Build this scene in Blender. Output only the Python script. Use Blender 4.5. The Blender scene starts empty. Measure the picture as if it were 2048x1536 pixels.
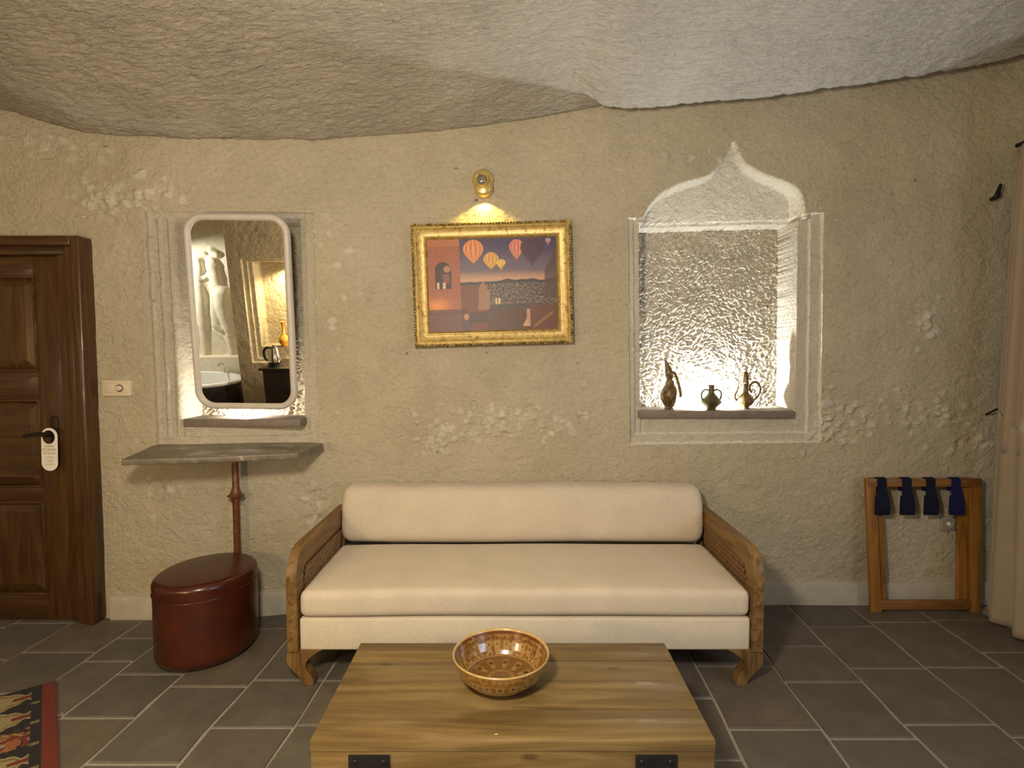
import bpy, bmesh, math, random
import numpy as np
from mathutils import Vector, Matrix
random.seed(7)
PI = math.pi
SC = bpy.context.scene
COL = SC.collection

# ------------------------------------------------------------------ camera
F = 1130.0
PITCH = math.atan(62.0 / F)
CAMZ = 1.5
cd = bpy.data.cameras.new('camera'); cam = bpy.data.objects.new('camera', cd); COL.objects.link(cam)
cam.location = (0, 0, CAMZ); cam.rotation_euler = (PI / 2 - PITCH, 0, 0)
cd.sensor_width = 36; cd.lens = 36 * F / 2048; cd.clip_start = 0.05
SC.camera = cam
SP, CP = math.sin(PITCH), math.cos(PITCH)

# ------------------------------------------------------------------ world, exposure, room lights
w = bpy.data.worlds.new('world'); SC.world = w; w.use_nodes = True
w.node_tree.nodes['Background'].inputs[0].default_value = (0.55, 0.72, 1.0, 1)
w.node_tree.nodes['Background'].inputs[1].default_value = 1.0
vs = SC.view_settings
vs.view_transform = 'Standard'; vs.look = 'None'; vs.gamma = 1; vs.use_curve_mapping = False
vs.exposure = 0.0
SC.cycles.max_bounces = 7
SC.cycles.diffuse_bounces = 5
SC.cycles.use_denoising = True
SC.cycles.sample_clamp_indirect = 8

def lamp(name, kind, loc, power, color, aim=None, **kw):
    d = bpy.data.lights.new(name, kind); d.energy = power; d.color = color
    for k, v in kw.items(): setattr(d, k, v)
    o = bpy.data.objects.new(name, d); COL.objects.link(o); o.location = loc
    if aim is not None:
        o.rotation_euler = (Vector(aim) - Vector(loc)).to_track_quat('-Z', 'Y').to_euler()
    return o
WARM = (1.0, 0.74, 0.40); NEUT = (1.0, 0.88, 0.70); COOL = (0.62, 0.78, 1.0)
# daylight entering through the window on the right wall, near the camera
lamp('window_daylight', 'AREA', (2.98, -0.35, 1.7), 36, COOL, aim=(-1, 0.6, 1.5), shape='RECTANGLE', size=1.3, size_y=1.3)
# added unseen fill light just ahead of the camera, and a bedside lamp to the left
lamp('room_fill_light', 'POINT', (-0.40, 0.45, 1.98), 185, NEUT, shadow_soft_size=0.12)
lamp('bedside_lamp_light', 'POINT', (-1.6, 0.30, 1.25), 48, WARM, shadow_soft_size=0.09)

# ------------------------------------------------------------------ pixel helpers (2048 x 1536 frame)
def ray(px, py):
    u = (px - 1024) / F; v = (768 - py) / F
    return Vector((u, CP + v * SP, -SP + v * CP))
def atY(px, py, Y):
    r = ray(px, py); return Vector((0, 0, CAMZ)) + r * (Y / r.y)
def atZ(px, py, Z):
    r = ray(px, py); return Vector((0, 0, CAMZ)) + r * ((Z - CAMZ) / r.z)

# ------------------------------------------------------------------ numpy noise
def _hash(ix, iy, seed):
    n = (ix.astype(np.int64) * 374761393 + iy.astype(np.int64) * 668265263 + seed * 1442695041) & 0xffffffff
    n = ((n ^ (n >> 13)) * 1274126177) & 0xffffffff
    return ((n ^ (n >> 16)) & 0xffffff) / float(0xffffff)
def gn(x, y, seed=0):
    x = np.asarray(x, float); y = np.asarray(y, float)
    ix = np.floor(x); iy = np.floor(y); fx = x - ix; fy = y - iy
    def g(dx, dy):
        a = _hash(ix + dx, iy + dy, seed) * 2 * PI
        return np.cos(a) * (fx - dx) + np.sin(a) * (fy - dy)
    sx = fx * fx * fx * (fx * (fx * 6 - 15) + 10); sy = fy * fy * fy * (fy * (fy * 6 - 15) + 10)
    a = g(0, 0) * (1 - sx) + g(1, 0) * sx; b = g(0, 1) * (1 - sx) + g(1, 1) * sx
    return (a * (1 - sy) + b * sy) * 1.5
def fbm(x, y, o=4, seed=0):
    r = 0; a = 1; s = 0
    for i in range(o):
        r = r + a * gn(x * 2 ** i, y * 2 ** i, seed + i * 17); s += a; a *= 0.5
    return r / s
def sstep(a, b, x):
    t = np.clip((x - a) / (b - a), 0, 1); return t * t * (3 - 2 * t)
def chisel(x, y, ang, lx, ly, seed):
    c, s = math.cos(ang), math.sin(ang)
    u = (x * c + y * s); v = (-x * s + y * c)
    v = v + 0.035 * gn(x * 5, y * 5, seed + 5)
    n = gn(u / lx, v / ly, seed) * 0.65 + gn(u / lx * 1.9, v / ly * 1.8, seed + 3) * 0.35
    return 1 - np.abs(n) * 2.2

# ------------------------------------------------------------------ materials
def srgb(r, g, b):
    f = lambda c: (c / 255) / 12.92 if c / 255 <= 0.04045 else ((c / 255 + 0.055) / 1.055) ** 2.4
    return (f(r), f(g), f(b), 1)
def newmat(name, rough=0.6, metal=0.0, spec=0.5):
    m = bpy.data.materials.new(name); m.use_nodes = True
    b = m.node_tree.nodes['Principled BSDF']
    b.inputs['Roughness'].default_value = rough; b.inputs['Metallic'].default_value = metal
    b.inputs['Specular IOR Level'].default_value = spec
    return m, m.node_tree, b
def nod(nt, t, **kw):
    n = nt.nodes.new(t)
    for k, v in kw.items(): setattr(n, k, v)
    return n
def coords(nt, scale=(1, 1, 1), rot=(0, 0, 0), which='Object'):
    tc = nod(nt, 'ShaderNodeTexCoord'); mp = nod(nt, 'ShaderNodeMapping')
    mp.inputs['Scale'].default_value = scale; mp.inputs['Rotation'].default_value = rot
    nt.links.new(tc.outputs[which], mp.inputs[0]); return mp.outputs[0]
def noise(nt, vec, scale, detail=4, rough=0.55, dist=0):
    n = nod(nt, 'ShaderNodeTexNoise'); n.inputs['Scale'].default_value = scale
    n.inputs['Detail'].default_value = detail; n.inputs['Roughness'].default_value = rough
    n.inputs['Distortion'].default_value = dist
    nt.links.new(vec, n.inputs['Vector']); return n.outputs['Fac']
def ramp(nt, fac, stops):
    r = nod(nt, 'ShaderNodeValToRGB'); e = r.color_ramp.elements
    while len(e) < len(stops): e.new(0.5)
    for i, (p, c) in enumerate(stops): e[i].position = p; e[i].color = c
    nt.links.new(fac, r.inputs[0]); return r.outputs[0]
def mixc(nt, a, b, fac, mode='MIX'):
    m = nod(nt, 'ShaderNodeMix', data_type='RGBA', blend_type=mode)
    if isinstance(fac, (int, float)): m.inputs[0].default_value = fac
    else: nt.links.new(fac, m.inputs[0])
    for k, v in ((6, a), (7, b)):
        if isinstance(v, tuple): m.inputs[k].default_value = v
        else: nt.links.new(v, m.inputs[k])
    return m.outputs[2]
def bump(nt, bs, h, strength, dist, prev=None):
    n = nod(nt, 'ShaderNodeBump'); n.inputs['Strength'].default_value = strength
    n.inputs['Distance'].default_value = dist; nt.links.new(h, n.inputs['Height'])
    if prev is not None: nt.links.new(prev, n.inputs['Normal'])
    nt.links.new(n.outputs[0], bs.inputs['Normal']); return n.outputs[0]
def g4(v): return (v, v, v, 1)

def simple(name, c, rough=0.6, metal=0.0, var=0.12, scale=30, bmp=0.0, spec=0.5, which='Object'):
    m, nt, b = newmat(name, rough, metal, spec)
    v = coords(nt, which=which); f = noise(nt, v, scale)
    lo = tuple(x * (1 - var) for x in c[:3]) + (1,); hi = tuple(min(1, x * (1 + var)) for x in c[:3]) + (1,)
    nt.links.new(ramp(nt, f, [(0.3, lo), (0.7, hi)]), b.inputs['Base Color'])
    if bmp: bump(nt, b, f, bmp, 0.002)
    return m

def plaster(name, chis=(1, 1, 1), rot=0.0, amt=0.5, attr=True, base=(0.56, 0.47, 0.33, 1), fine=150):
    m, nt, b = newmat(name, 0.9, 0, 0.15)
    v = coords(nt, which='Object')
    if attr:
        a = nod(nt, 'ShaderNodeAttribute', attribute_name='tone'); base = a.outputs['Color']
    big = ramp(nt, noise(nt, v, 2.2, 5), [(0.25, g4(0.84)), (0.75, g4(1.0))])
    sml = ramp(nt, noise(nt, v, 45, 4, 0.7), [(0.3, g4(0.90)), (0.7, g4(1.0))])
    nt.links.new(mixc(nt, mixc(nt, base, big, 1.0, 'MULTIPLY'), sml, 1.0, 'MULTIPLY'), b.inputs['Base Color'])
    v2 = coords(nt, chis, (0, rot, 0))
    n0 = bump(nt, b, noise(nt, v2, 11, 4, 0.65, 1.0), amt, 0.016)
    n1 = bump(nt, b, noise(nt, v2, 34, 4, 0.65, 0.8), amt, 0.014, n0)
    bump(nt, b, noise(nt, v, fine, 3, 0.6), 0.6, 0.004, n1)
    return m
M = {}
M['wall'] = plaster('wall_plaster', (1, 1, 1.3), 0.6, 0.8)
M['ceil'] = plaster('ceiling_plaster', (0.7, 2.2, 1), 0.0, 1.0)
M['plain'] = plaster('plain_plaster', (1, 1, 1), 0.0, 0.4, attr=False)
M['relief'] = simple('relief_stone', (0.74, 0.70, 0.58, 1), 0.85, var=0.06, scale=20, bmp=0.3, spec=0.2)
M['base'] = simple('baseboard_stone', (0.40, 0.36, 0.29, 1), 0.75, var=0.10, scale=14, bmp=0.25)
M['grout'] = simple('floor_grout', (0.27, 0.24, 0.195, 1), 0.9, var=0.15, scale=60, bmp=0.4)

def slate(name, c, c2):
    m, nt, b = newmat(name, 0.55, 0, 0.4)
    v = coords(nt); f = noise(nt, v, 6, 6, 0.65, 0.6)
    nt.links.new(ramp(nt, f, [(0.3, c), (0.7, c2)]), b.inputs['Base Color'])
    n = bump(nt, b, noise(nt, v, 9, 5, 0.6, 0.5), 0.35, 0.01)
    bump(nt, b, noise(nt, v, 120, 3), 0.25, 0.002, n)
    return m
SL = [slate('slate_brown', (0.090, 0.071, 0.054, 1), (0.137, 0.111, 0.083, 1)),
      slate('slate_grey', (0.083, 0.071, 0.059, 1), (0.126, 0.108, 0.087, 1)),
      slate('slate_dark', (0.072, 0.062, 0.052, 1), (0.112, 0.096, 0.077, 1)),
      slate('slate_purple', (0.086, 0.068, 0.058, 1), (0.130, 0.103, 0.085, 1)),
      slate('slate_green', (0.079, 0.070, 0.054, 1), (0.122, 0.108, 0.082, 1))]

def wood(name, dark, mid, light, axis='X', rough=0.45, scale=1.0, coat=0.0, knots=False):
    m, nt, b = newmat(name, rough, 0, 0.4)
    sc = {'X': (1.2, 14, 14), 'Y': (14, 1.2, 14), 'Z': (14, 14, 1.2)}[axis]
    v = coords(nt, tuple(s * scale for s in sc))
    oi = nod(nt, 'ShaderNodeObjectInfo')
    add = nod(nt, 'ShaderNodeVectorMath', operation='ADD')
    mul = nod(nt, 'ShaderNodeVectorMath', operation='SCALE'); mul.inputs['Scale'].default_value = 37.0
    cmb = nod(nt, 'ShaderNodeCombineXYZ')
    for i in range(3): nt.links.new(oi.outputs['Random'], cmb.inputs[i])
    nt.links.new(cmb.outputs[0], mul.inputs[0]); nt.links.new(v, add.inputs[0]); nt.links.new(mul.outputs[0], add.inputs[1])
    f = noise(nt, add.outputs[0], 1.6, 6, 0.6, 1.2)
    c = ramp(nt, f, [(0.30, dark), (0.5, mid), (0.72, light)])
    if knots:
        kv = coords(nt, (3.2, 7.5, 7.5)); vo = nod(nt, 'ShaderNodeTexVoronoi'); vo.inputs['Scale'].default_value = 0.9
        nt.links.new(kv, vo.inputs['Vector'])
        k = ramp(nt, vo.outputs['Distance'], [(0.0, dark), (0.055, (dark[0] * 1.3, dark[1] * 1.3, dark[2] * 1.3, 1)), (0.10, g4(1)), (1, g4(1))])
        c = mixc(nt, c, k, 0.55, 'MULTIPLY')
        bz = coords(nt, (0.5, 9, 9)); band = ramp(nt, noise(nt, bz, 1.1, 2), [(0.35, g4(0.80)), (0.6, g4(1.0))])
        c = mixc(nt, c, band, 0.8, 'MULTIPLY')
    nt.links.new(c, b.inputs['Base Color'])
    bump(nt, b, f, 0.25, 0.003)
    b.inputs['Coat Weight'].default_value = coat
    return m
OAK = ((0.075, 0.036, 0.010, 1), (0.165, 0.088, 0.026, 1), (0.26, 0.15, 0.053, 1))
for ax in 'XYZ': M['oak' + ax] = wood('sofa_oak_' + ax, *OAK, axis=ax)
M['pine'] = wood('table_pine', (0.085, 0.049, 0.015, 1), (0.155, 0.097, 0.033, 1), (0.25, 0.168, 0.068, 1), 'X', 0.42, 0.7, 0.12, True)
M['doorZ'] = wood('door_walnut', (0.030, 0.011, 0.003, 1), (0.062, 0.026, 0.006, 1), (0.10, 0.046, 0.011, 1), 'Z', 0.35, 1, 0.2)
M['doorX'] = wood('door_walnut_rail', (0.026, 0.010, 0.003, 1), (0.055, 0.023, 0.005, 1), (0.09, 0.041, 0.010, 1), 'X', 0.35, 1, 0.2)
M['rackZ'] = wood('rack_beech', (0.15, 0.06, 0.012, 1), (0.25, 0.11, 0.022, 1), (0.33, 0.155, 0.04, 1), 'Z', 0.4)
M['rackX'] = wood('rack_beech_rail', (0.12, 0.05, 0.012, 1), (0.19, 0.085, 0.022, 1), (0.27, 0.13, 0.04, 1), 'X', 0.4)
M['espresso'] = wood('dark_cabinet_wood', (0.015, 0.010, 0.008, 1), (0.03, 0.02, 0.015, 1), (0.05, 0.03, 0.022, 1), 'X', 0.4)

def fabric(name, c):
    m, nt, b = newmat(name, 0.95, 0, 0.1)
    v = coords(nt); f = noise(nt, v, 260, 2, 0.7); g = noise(nt, v, 5, 3)
    lo = tuple(x * 0.82 for x in c[:3]) + (1,)
    a = ramp(nt, f, [(0.35, lo), (0.62, c)]); k = ramp(nt, g, [(0.3, g4(0.90)), (0.7, g4(1.0))])
    nt.links.new(mixc(nt, a, k, 1.0, 'MULTIPLY'), b.inputs['Base Color'])
    n = bump(nt, b, f, 0.5, 0.002); bump(nt, b, noise(nt, v, 14, 3), 0.18, 0.012, n)
    b.inputs['Sheen Weight'].default_value = 0.15
    return m
M['linen'] = fabric('sofa_linen', (0.66, 0.56, 0.43, 1))
M['linen2'] = fabric('sofa_base_linen', (0.70, 0.61, 0.47, 1))
M['curtain'] = fabric('curtain_cloth', (0.36, 0.285, 0.205, 1))

m, nt, b = newmat('ottoman_leather', 0.24, 0, 0.5); M['leather'] = m
v = coords(nt); f = noise(nt, v, 7, 4)
nt.links.new(ramp(nt, f, [(0.3, (0.042, 0.0085, 0.0035, 1)), (0.75, (0.075, 0.0155, 0.006, 1))]), b.inputs['Base Color'])
n_ = bump(nt, b, noise(nt, v, 10, 3), 0.12, 0.01); bump(nt, b, noise(nt, v, 220, 2), 0.12, 0.001, n_)
M['iron'] = simple('black_iron', (0.012, 0.011, 0.011, 1), 0.5, 0.3, var=0.3, scale=40, bmp=0.2)
M['black'] = simple('black_plastic', (0.01, 0.009, 0.009, 1), 0.4, var=0.2)
M['bronze'] = simple('dark_bronze', (0.045, 0.028, 0.015, 1), 0.4, 0.7, var=0.3, scale=25)
M['rust'] = simple('rusty_iron', (0.16, 0.055, 0.02, 1), 0.45, 0.3, var=0.45, scale=35, bmp=0.4)
M['white'] = simple('mirror_frame_paint', (0.52, 0.47, 0.40, 1), 0.45, var=0.05)
M['plate'] = simple('switch_plate_plastic', (0.60, 0.51, 0.37, 1), 0.4, var=0.04)
M['plateg'] = simple('socket_plate_plastic', (0.30, 0.28, 0.24, 1), 0.4, var=0.04)
M['card'] = simple('card_white', (0.82, 0.76, 0.66, 1), 0.6, var=0.03)
M['ink'] = simple('card_ink', (0.42, 0.34, 0.18, 1), 0.7, var=0.03)
M['straps'] = simple('navy_webbing', (0.008, 0.014, 0.045, 1), 0.85, var=0.3, scale=80, bmp=0.4)
M['strap_b'] = simple('blue_webbing', (0.012, 0.018, 0.13, 1), 0.85, var=0.3, scale=80, bmp=0.4)
M['chrome'] = simple('kettle_steel', (0.75, 0.72, 0.62, 1), 0.12, 1.0, var=0.03)
M['amber'] = simple('amber_glaze', (0.62, 0.27, 0.03, 1), 0.25, var=0.2, scale=20)
M['tub'] = simple('tub_acrylic', (0.85, 0.87, 0.88, 1), 0.15, var=0.02)
M['brass'] = simple('cream_brass', (0.56, 0.42, 0.16, 1), 0.30, 0.45, var=0.08)
M['lens'] = simple('lamp_lens', (0.30, 0.27, 0.22, 1), 0.15, 0.5, var=0.2)
M['shelf'] = simple('shelf_stone', (0.175, 0.135, 0.105, 1), 0.6, var=0.15, scale=20, bmp=0.2)
M['wick'] = simple('cane_weave', (0.20, 0.105, 0.038, 1), 0.6, var=0.3, scale=60)
M['wickback'] = simple('cane_shadow_cloth', (0.022, 0.012, 0.007, 1), 0.9, var=0.3, scale=60)
M['canvas'] = simple('painting_edge', (0.03, 0.015, 0.02, 1), 0.5, var=0.1)
m, nt, b = newmat('antique_brass', 0.45, 0.35); M['antique'] = m
v = coords(nt); f = noise(nt, v, 60, 4, 0.7)
nt.links.new(ramp(nt, f, [(0.3, (0.03, 0.018, 0.008, 1)), (0.5, (0.13, 0.075, 0.025, 1)), (0.68, (0.34, 0.21, 0.08, 1))]), b.inputs['Base Color'])
bump(nt, b, f, 0.5, 0.002)
m, nt, b = newmat('green_patina', 0.5, 0.2); M['patina'] = m
v = coords(nt); f = noise(nt, v, 45, 4, 0.7)
nt.links.new(ramp(nt, f, [(0.3, (0.03, 0.030, 0.008, 1)), (0.6, (0.10, 0.085, 0.02, 1)), (0.75, (0.16, 0.08, 0.03, 1))]), b.inputs['Base Color'])
bump(nt, b, f, 0.5, 0.002)
m, nt, b = newmat('gilded_frame', 0.38, 0.25); M['gilt'] = m
v = coords(nt); f = noise(nt, v, 38, 5, 0.75, 1.0)
nt.links.new(ramp(nt, f, [(0.34, (0.14, 0.06, 0.010, 1)), (0.45, (0.42, 0.28, 0.07, 1)), (0.7, (0.58, 0.43, 0.15, 1))]), b.inputs['Base Color'])
m, nt, b = newmat('gilded_rope', 0.42, 0.4); M['rope'] = m
v = coords(nt); f = noise(nt, v, 70, 3)
nt.links.new(ramp(nt, f, [(0.4, (0.10, 0.05, 0.012, 1)), (0.6, (0.50, 0.38, 0.15, 1))]), b.inputs['Base Color'])
m, nt, b = newmat('console_marble', 0.35); M['marble'] = m
v = coords(nt); f = noise(nt, v, 9, 6, 0.65, 1.5)
nt.links.new(ramp(nt, f, [(0.35, (0.10, 0.075, 0.055, 1)), (0.62, (0.17, 0.145, 0.105, 1)), (0.70, (0.42, 0.36, 0.30, 1)), (0.74, (0.17, 0.14, 0.10, 1))]), b.inputs['Base Color'])
bump(nt, b, noise(nt, v, 60, 3), 0.3, 0.002)
m, nt, b = newmat('mirror_glass', 0.0, 1.0); M['mirror'] = m
b.inputs['Base Color'].default_value = (0.93, 0.92, 0.88, 1)
m, nt, b = newmat('spot_glow', 0.5); M['glow'] = m
b.inputs['Emission Color'].default_value = (1, 0.95, 0.8, 1); b.inputs['Emission Strength'].default_value = 12
def attrmat(name, rough, coat=0.0, bmp=0):
    m, nt, b = newmat(name, rough, 0, 0.5)
    a = nod(nt, 'ShaderNodeAttribute', attribute_name='tone'); v = coords(nt)
    s = ramp(nt, noise(nt, v, 90, 3, 0.7), [(0.3, g4(0.8)), (0.7, g4(1.0))])
    nt.links.new(mixc(nt, a.outputs['Color'], s, 1.0, 'MULTIPLY'), b.inputs['Base Color'])
    b.inputs['Coat Weight'].default_value = coat; b.inputs['Coat Roughness'].default_value = 0.06
    if bmp: bump(nt, b, noise(nt, v, 160, 3), bmp, 0.003)
    return m
M['print'] = attrmat('painting_print', 0.45)
M['glaze'] = attrmat('glazed_ceramic', 0.25, 1.0)
M['rug'] = attrmat('woven_rug', 0.95, 0, 0.6)

# ------------------------------------------------------------------ object helpers
def setp(o, label=None, cat=None, group=None, kind=None):
    if label: o['label'] = label
    if cat: o['category'] = cat
    if group: o['group'] = group
    if kind: o['kind'] = kind
    return o
def thing(name, label, cat, loc=(0, 0, 0), rz=0, group=None):
    o = bpy.data.objects.new(name, None); COL.objects.link(o); o.empty_display_size = 0.1
    o.location = loc; o.rotation_euler = (0, 0, rz)
    return setp(o, label, cat, group)
def link(name, me, mat, parent=None):
    o = bpy.data.objects.new(name, me); COL.objects.link(o)
    if mat is not None and not me.materials: me.materials.append(mat)
    if parent is not None: o.parent = parent
    return o
def obj(name, bm, mat, parent=None, smooth=True, ang=40, loc=None):
    bmesh.ops.recalc_face_normals(bm, faces=bm.faces)
    me = bpy.data.meshes.new(name); bm.to_mesh(me); bm.free()
    if smooth:
        me.polygons.foreach_set('use_smooth', [True] * len(me.polygons))
        me.set_sharp_from_angle(angle=math.radians(ang))
    o = link(name, me, mat, parent)
    if loc is not None: o.location = loc
    return o
def B(): return bmesh.new()
def box(bm, x0, x1, y0, y1, z0, z1, bev=0.0, seg=2, mtx=None):
    r = bmesh.ops.create_cube(bm, size=1.0); vs_ = r['verts']
    for v in vs_:
        v.co = Vector(((x0 + x1) / 2 + v.co.x * (x1 - x0), (y0 + y1) / 2 + v.co.y * (y1 - y0), (z0 + z1) / 2 + v.co.z * (z1 - z0)))
    if bev > 0:
        es = list({e for v in vs_ for e in v.link_edges})
        rr = bmesh.ops.bevel(bm, geom=es, offset=bev, segments=seg, profile=0.5, affect='EDGES', clamp_overlap=True)
        vs_ = list({v for f in rr['faces'] for v in f.verts} | {v for v in vs_ if v.is_valid})
    if mtx is not None: bmesh.ops.transform(bm, matrix=mtx, verts=vs_)
    return vs_
def lathe(bm, prof, seg=40, mtx=None, sx=1, sy=1):
    rings = []
    for r, z in prof:
        if r < 1e-5: rings.append([bm.verts.new((0, 0, z))])
        else: rings.append([bm.verts.new((r * sx * math.cos(2 * PI * k / seg), r * sy * math.sin(2 * PI * k / seg), z)) for k in range(seg)])
    for a, b_ in zip(rings, rings[1:]):
        for k in range(seg):
            k2 = (k + 1) % seg
            if len(a) == 1 and len(b_) == 1: continue
            if len(a) == 1: bm.faces.new((a[0], b_[k], b_[k2]))
            elif len(b_) == 1: bm.faces.new((a[k], b_[0], a[k2]))
            else: bm.faces.new((a[k], b_[k], b_[k2], a[k2]))
    if mtx is not None: bmesh.ops.transform(bm, matrix=mtx, verts=[v for r in rings for v in r])
def catmull(pts, n=8):
    pts = [Vector(p) for p in pts]; out = []
    P = [pts[0] * 2 - pts[1]] + pts + [pts[-1] * 2 - pts[-2]]
    for i in range(1, len(P) - 2):
        for k in range(n):
            t = k / n; a, b_, c, d = P[i - 1], P[i], P[i + 1], P[i + 2]
            out.append(0.5 * ((2 * b_) + (c - a) * t + (2 * a - 5 * b_ + 4 * c - d) * t * t + (3 * b_ - a - 3 * c + d) * t ** 3))
    out.append(pts[-1]); return out
def tube(bm, pts, rad, seg=10, flat=1.0):
    n = len(pts); rads = rad if isinstance(rad, (list, tuple)) else [rad] * n
    if len(rads) != n:
        rads = [rads[0] + (rads[-1] - rads[0]) * i / (n - 1) if len(rads) == 2 else np.interp(i / (n - 1), np.linspace(0, 1, len(rads)), rads) for i in range(n)]
    prev = None; rings = []
    for i, p in enumerate(pts):
        t = (pts[min(i + 1, n - 1)] - pts[max(i - 1, 0)]).normalized()
        if prev is None:
            up = Vector((0, 1, 0)) if abs(t.y) < 0.9 else Vector((1, 0, 0)); a = t.cross(up).normalized()
        else: a = (prev - t * prev.dot(t)).normalized()
        prev = a; b_ = t.cross(a)
        rings.append([bm.verts.new(p + (a * math.cos(2 * PI * k / seg) + b_ * math.sin(2 * PI * k / seg) * flat) * rads[i]) for k in range(seg)])
    for r0, r1 in zip(rings, rings[1:]):
        for k in range(seg): bm.faces.new((r0[k], r1[k], r1[(k + 1) % seg], r0[(k + 1) % seg]))
    bm.faces.new(rings[0][::-1]); bm.faces.new(rings[-1])
def prism(bm, pts2, a0, a1, axis='Y', bev=0.0):
    """extrude a closed 2-D outline; axis Y: pts are (x,z); axis X: (y,z); axis Z: (x,y)"""
    def P(p, a): return (p[0], a, p[1]) if axis == 'Y' else ((a, p[0], p[1]) if axis == 'X' else (p[0], p[1], a))
    v0 = [bm.verts.new(P(p, a0)) for p in pts2]; v1 = [bm.verts.new(P(p, a1)) for p in pts2]
    fs = [bm.faces.new(v0), bm.faces.new(v1[::-1])]; n = len(pts2)
    for k in range(n): bm.faces.new((v0[k], v0[(k + 1) % n], v1[(k + 1) % n], v1[k]))
    if bev > 0:
        es = list({e for f in fs for e in f.edges})
        bmesh.ops.bevel(bm, geom=es, offset=bev, segments=2, profile=0.5, affect='EDGES', clamp_overlap=True)
def rrect(x0, x1, z0, z1, r, n=8):
    out = []
    for cx, cz, a in ((x1 - r, z1 - r, 0), (x0 + r, z1 - r, 90), (x0 + r, z0 + r, 180), (x1 - r, z0 + r, 270)):
        for k in range(n + 1):
            t = math.radians(a + 90 * k / n); out.append((cx + r * math.cos(t), cz + r * math.sin(t)))
    return out
def gridmesh(name, V, mat, tone=None, parent=None, flip=False):
    """V: (ny,nx,3) array"""
    ny, nx = V.shape[:2]
    idx = np.arange(ny * nx).reshape(ny, nx)
    q = np.stack([idx[:-1, :-1], idx[:-1, 1:], idx[1:, 1:], idx[1:, :-1]], -1).reshape(-1, 4)
    if flip: q = q[:, ::-1]
    me = bpy.data.meshes.new(name)
    me.vertices.add(ny * nx); me.vertices.foreach_set('co', V.reshape(-1).astype(np.float32))
    me.loops.add(q.size); me.loops.foreach_set('vertex_index', q.reshape(-1).astype(np.int32))
    me.polygons.add(len(q)); me.polygons.foreach_set('loop_start', np.arange(0, q.size, 4, dtype=np.int32))
    me.update(calc_edges=True)
    me.polygons.foreach_set('use_smooth', np.ones(len(q), bool))
    if tone is not None:
        at = me.attributes.new('tone', 'FLOAT_COLOR', 'POINT')
        c = np.ones((ny * nx, 4), np.float32); c[:, :3] = tone.reshape(-1, 3); at.data.foreach_set('color', c.reshape(-1))
    return link(name, me, mat, parent)
def lines(a, b, step, fine=(), edges=(), eps=0.0012):
    L = [a]
    while L[-1] < b:
        x = L[-1]; s = step
        for f0, f1, fs in fine:
            if f0 <= x < f1: s = min(s, fs)
        L.append(x + s)
    L[-1] = b; L = np.array(L)
    for e in edges: L = L[np.abs(L - e) > 0.0028]
    return np.sort(np.concatenate([L] + [[e - eps, e + eps] for e in edges]))

# ================================================================== THE SETTING
def Yw(x):
    """plan of the rock wall: straight on the right, a little nearer on the left"""
    return 3.32 - 0.19 * sstep(-0.4, -2.0, np.asarray(x, float) * 1.0) if False else 3.32 - 0.19 * (1 - sstep(-1.9, -0.5, np.asarray(x, float)))
def wp(px, py):
    Y = 3.3
    for _ in range(6):
        p = atY(px, py, Y); Y = float(Yw(p.x))
    return atY(px, py, Y)

class Niche:
    """nominal rectangle in wall coordinates plus the real (slightly crooked) corners"""
    def __init__(s, tl, tr, br, bl):
        c = [wp(*p) for p in (tl, tr, br, bl)]
        s.x0 = (c[0].x + c[3].x) / 2; s.x1 = (c[1].x + c[2].x) / 2
        s.z1 = (c[0].z + c[1].z) / 2; s.z0 = (c[2].z + c[3].z) / 2
        s.d = [(c[0].x - s.x0, c[0].z - s.z1), (c[1].x - s.x1, c[1].z - s.z1), (c[2].x - s.x1, c[2].z - s.z0), (c[3].x - s.x0, c[3].z - s.z0)]
        s.px = (tl[0] + bl[0]) / 2, (tr[0] + br[0]) / 2; s.py = (tl[1] + tr[1]) / 2, (bl[1] + br[1]) / 2
    def X(s, px): return s.x0 + (px - s.px[0]) / (s.px[1] - s.px[0]) * (s.x1 - s.x0)
    def Z(s, py): return s.z1 + (py - s.py[0]) / (s.py[1] - s.py[0]) * (s.z0 - s.z1)
    def warp(s, x, z):
        a = np.clip((x - s.x0) / (s.x1 - s.x0), -0.15, 1.15); b_ = np.clip((z - s.z0) / (s.z1 - s.z0), -0.15, 1.15)
        o = []
        for k in (0, 1):
            o.append(s.d[3][k] * (1 - a) * (1 - b_) + s.d[2][k] * a * (1 - b_) + s.d[0][k] * (1 - a) * b_ + s.d[1][k] * a * b_)
        dx = np.maximum(np.maximum(s.x0 - x, x - s.x1), 0); dz = np.maximum(np.maximum(s.z0 - z, z - s.z1), 0)
        wgt = 1 - sstep(0.05, 0.3, np.hypot(dx, dz))
        return o[0] * wgt, o[1] * wgt
NR = Niche((1256, 437), (1647, 426), (1640, 884), (1260, 888))
NL = Niche((287, 424), (627, 426), (637, 884), (312, 889))
# right niche edges
r_s1 = (NR.x0, NR.x1, NR.z0, NR.z1)
r_s2 = (NR.X(1270), NR.X(1622), NR.Z(867), NR.z1 - 0.004)
r_deep = (NR.X(1283), NR.X(1600), NR.Z(822), NR.Z(440))
r_in = (NR.X(1283), NR.X(1600), NR.Z(850), NR.Z(440))
R_D = 0.30
# left niche edges
l_lines = [NL.x0, NL.X(303), NL.X(317), NL.X(334), NL.X(352)]
l_right = [NL.x1, NL.X(614), NL.X(601)]
l_deep = (NL.X(352), NL.X(601), NL.Z(838), NL.Z(436))
L_D = 0.24

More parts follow.
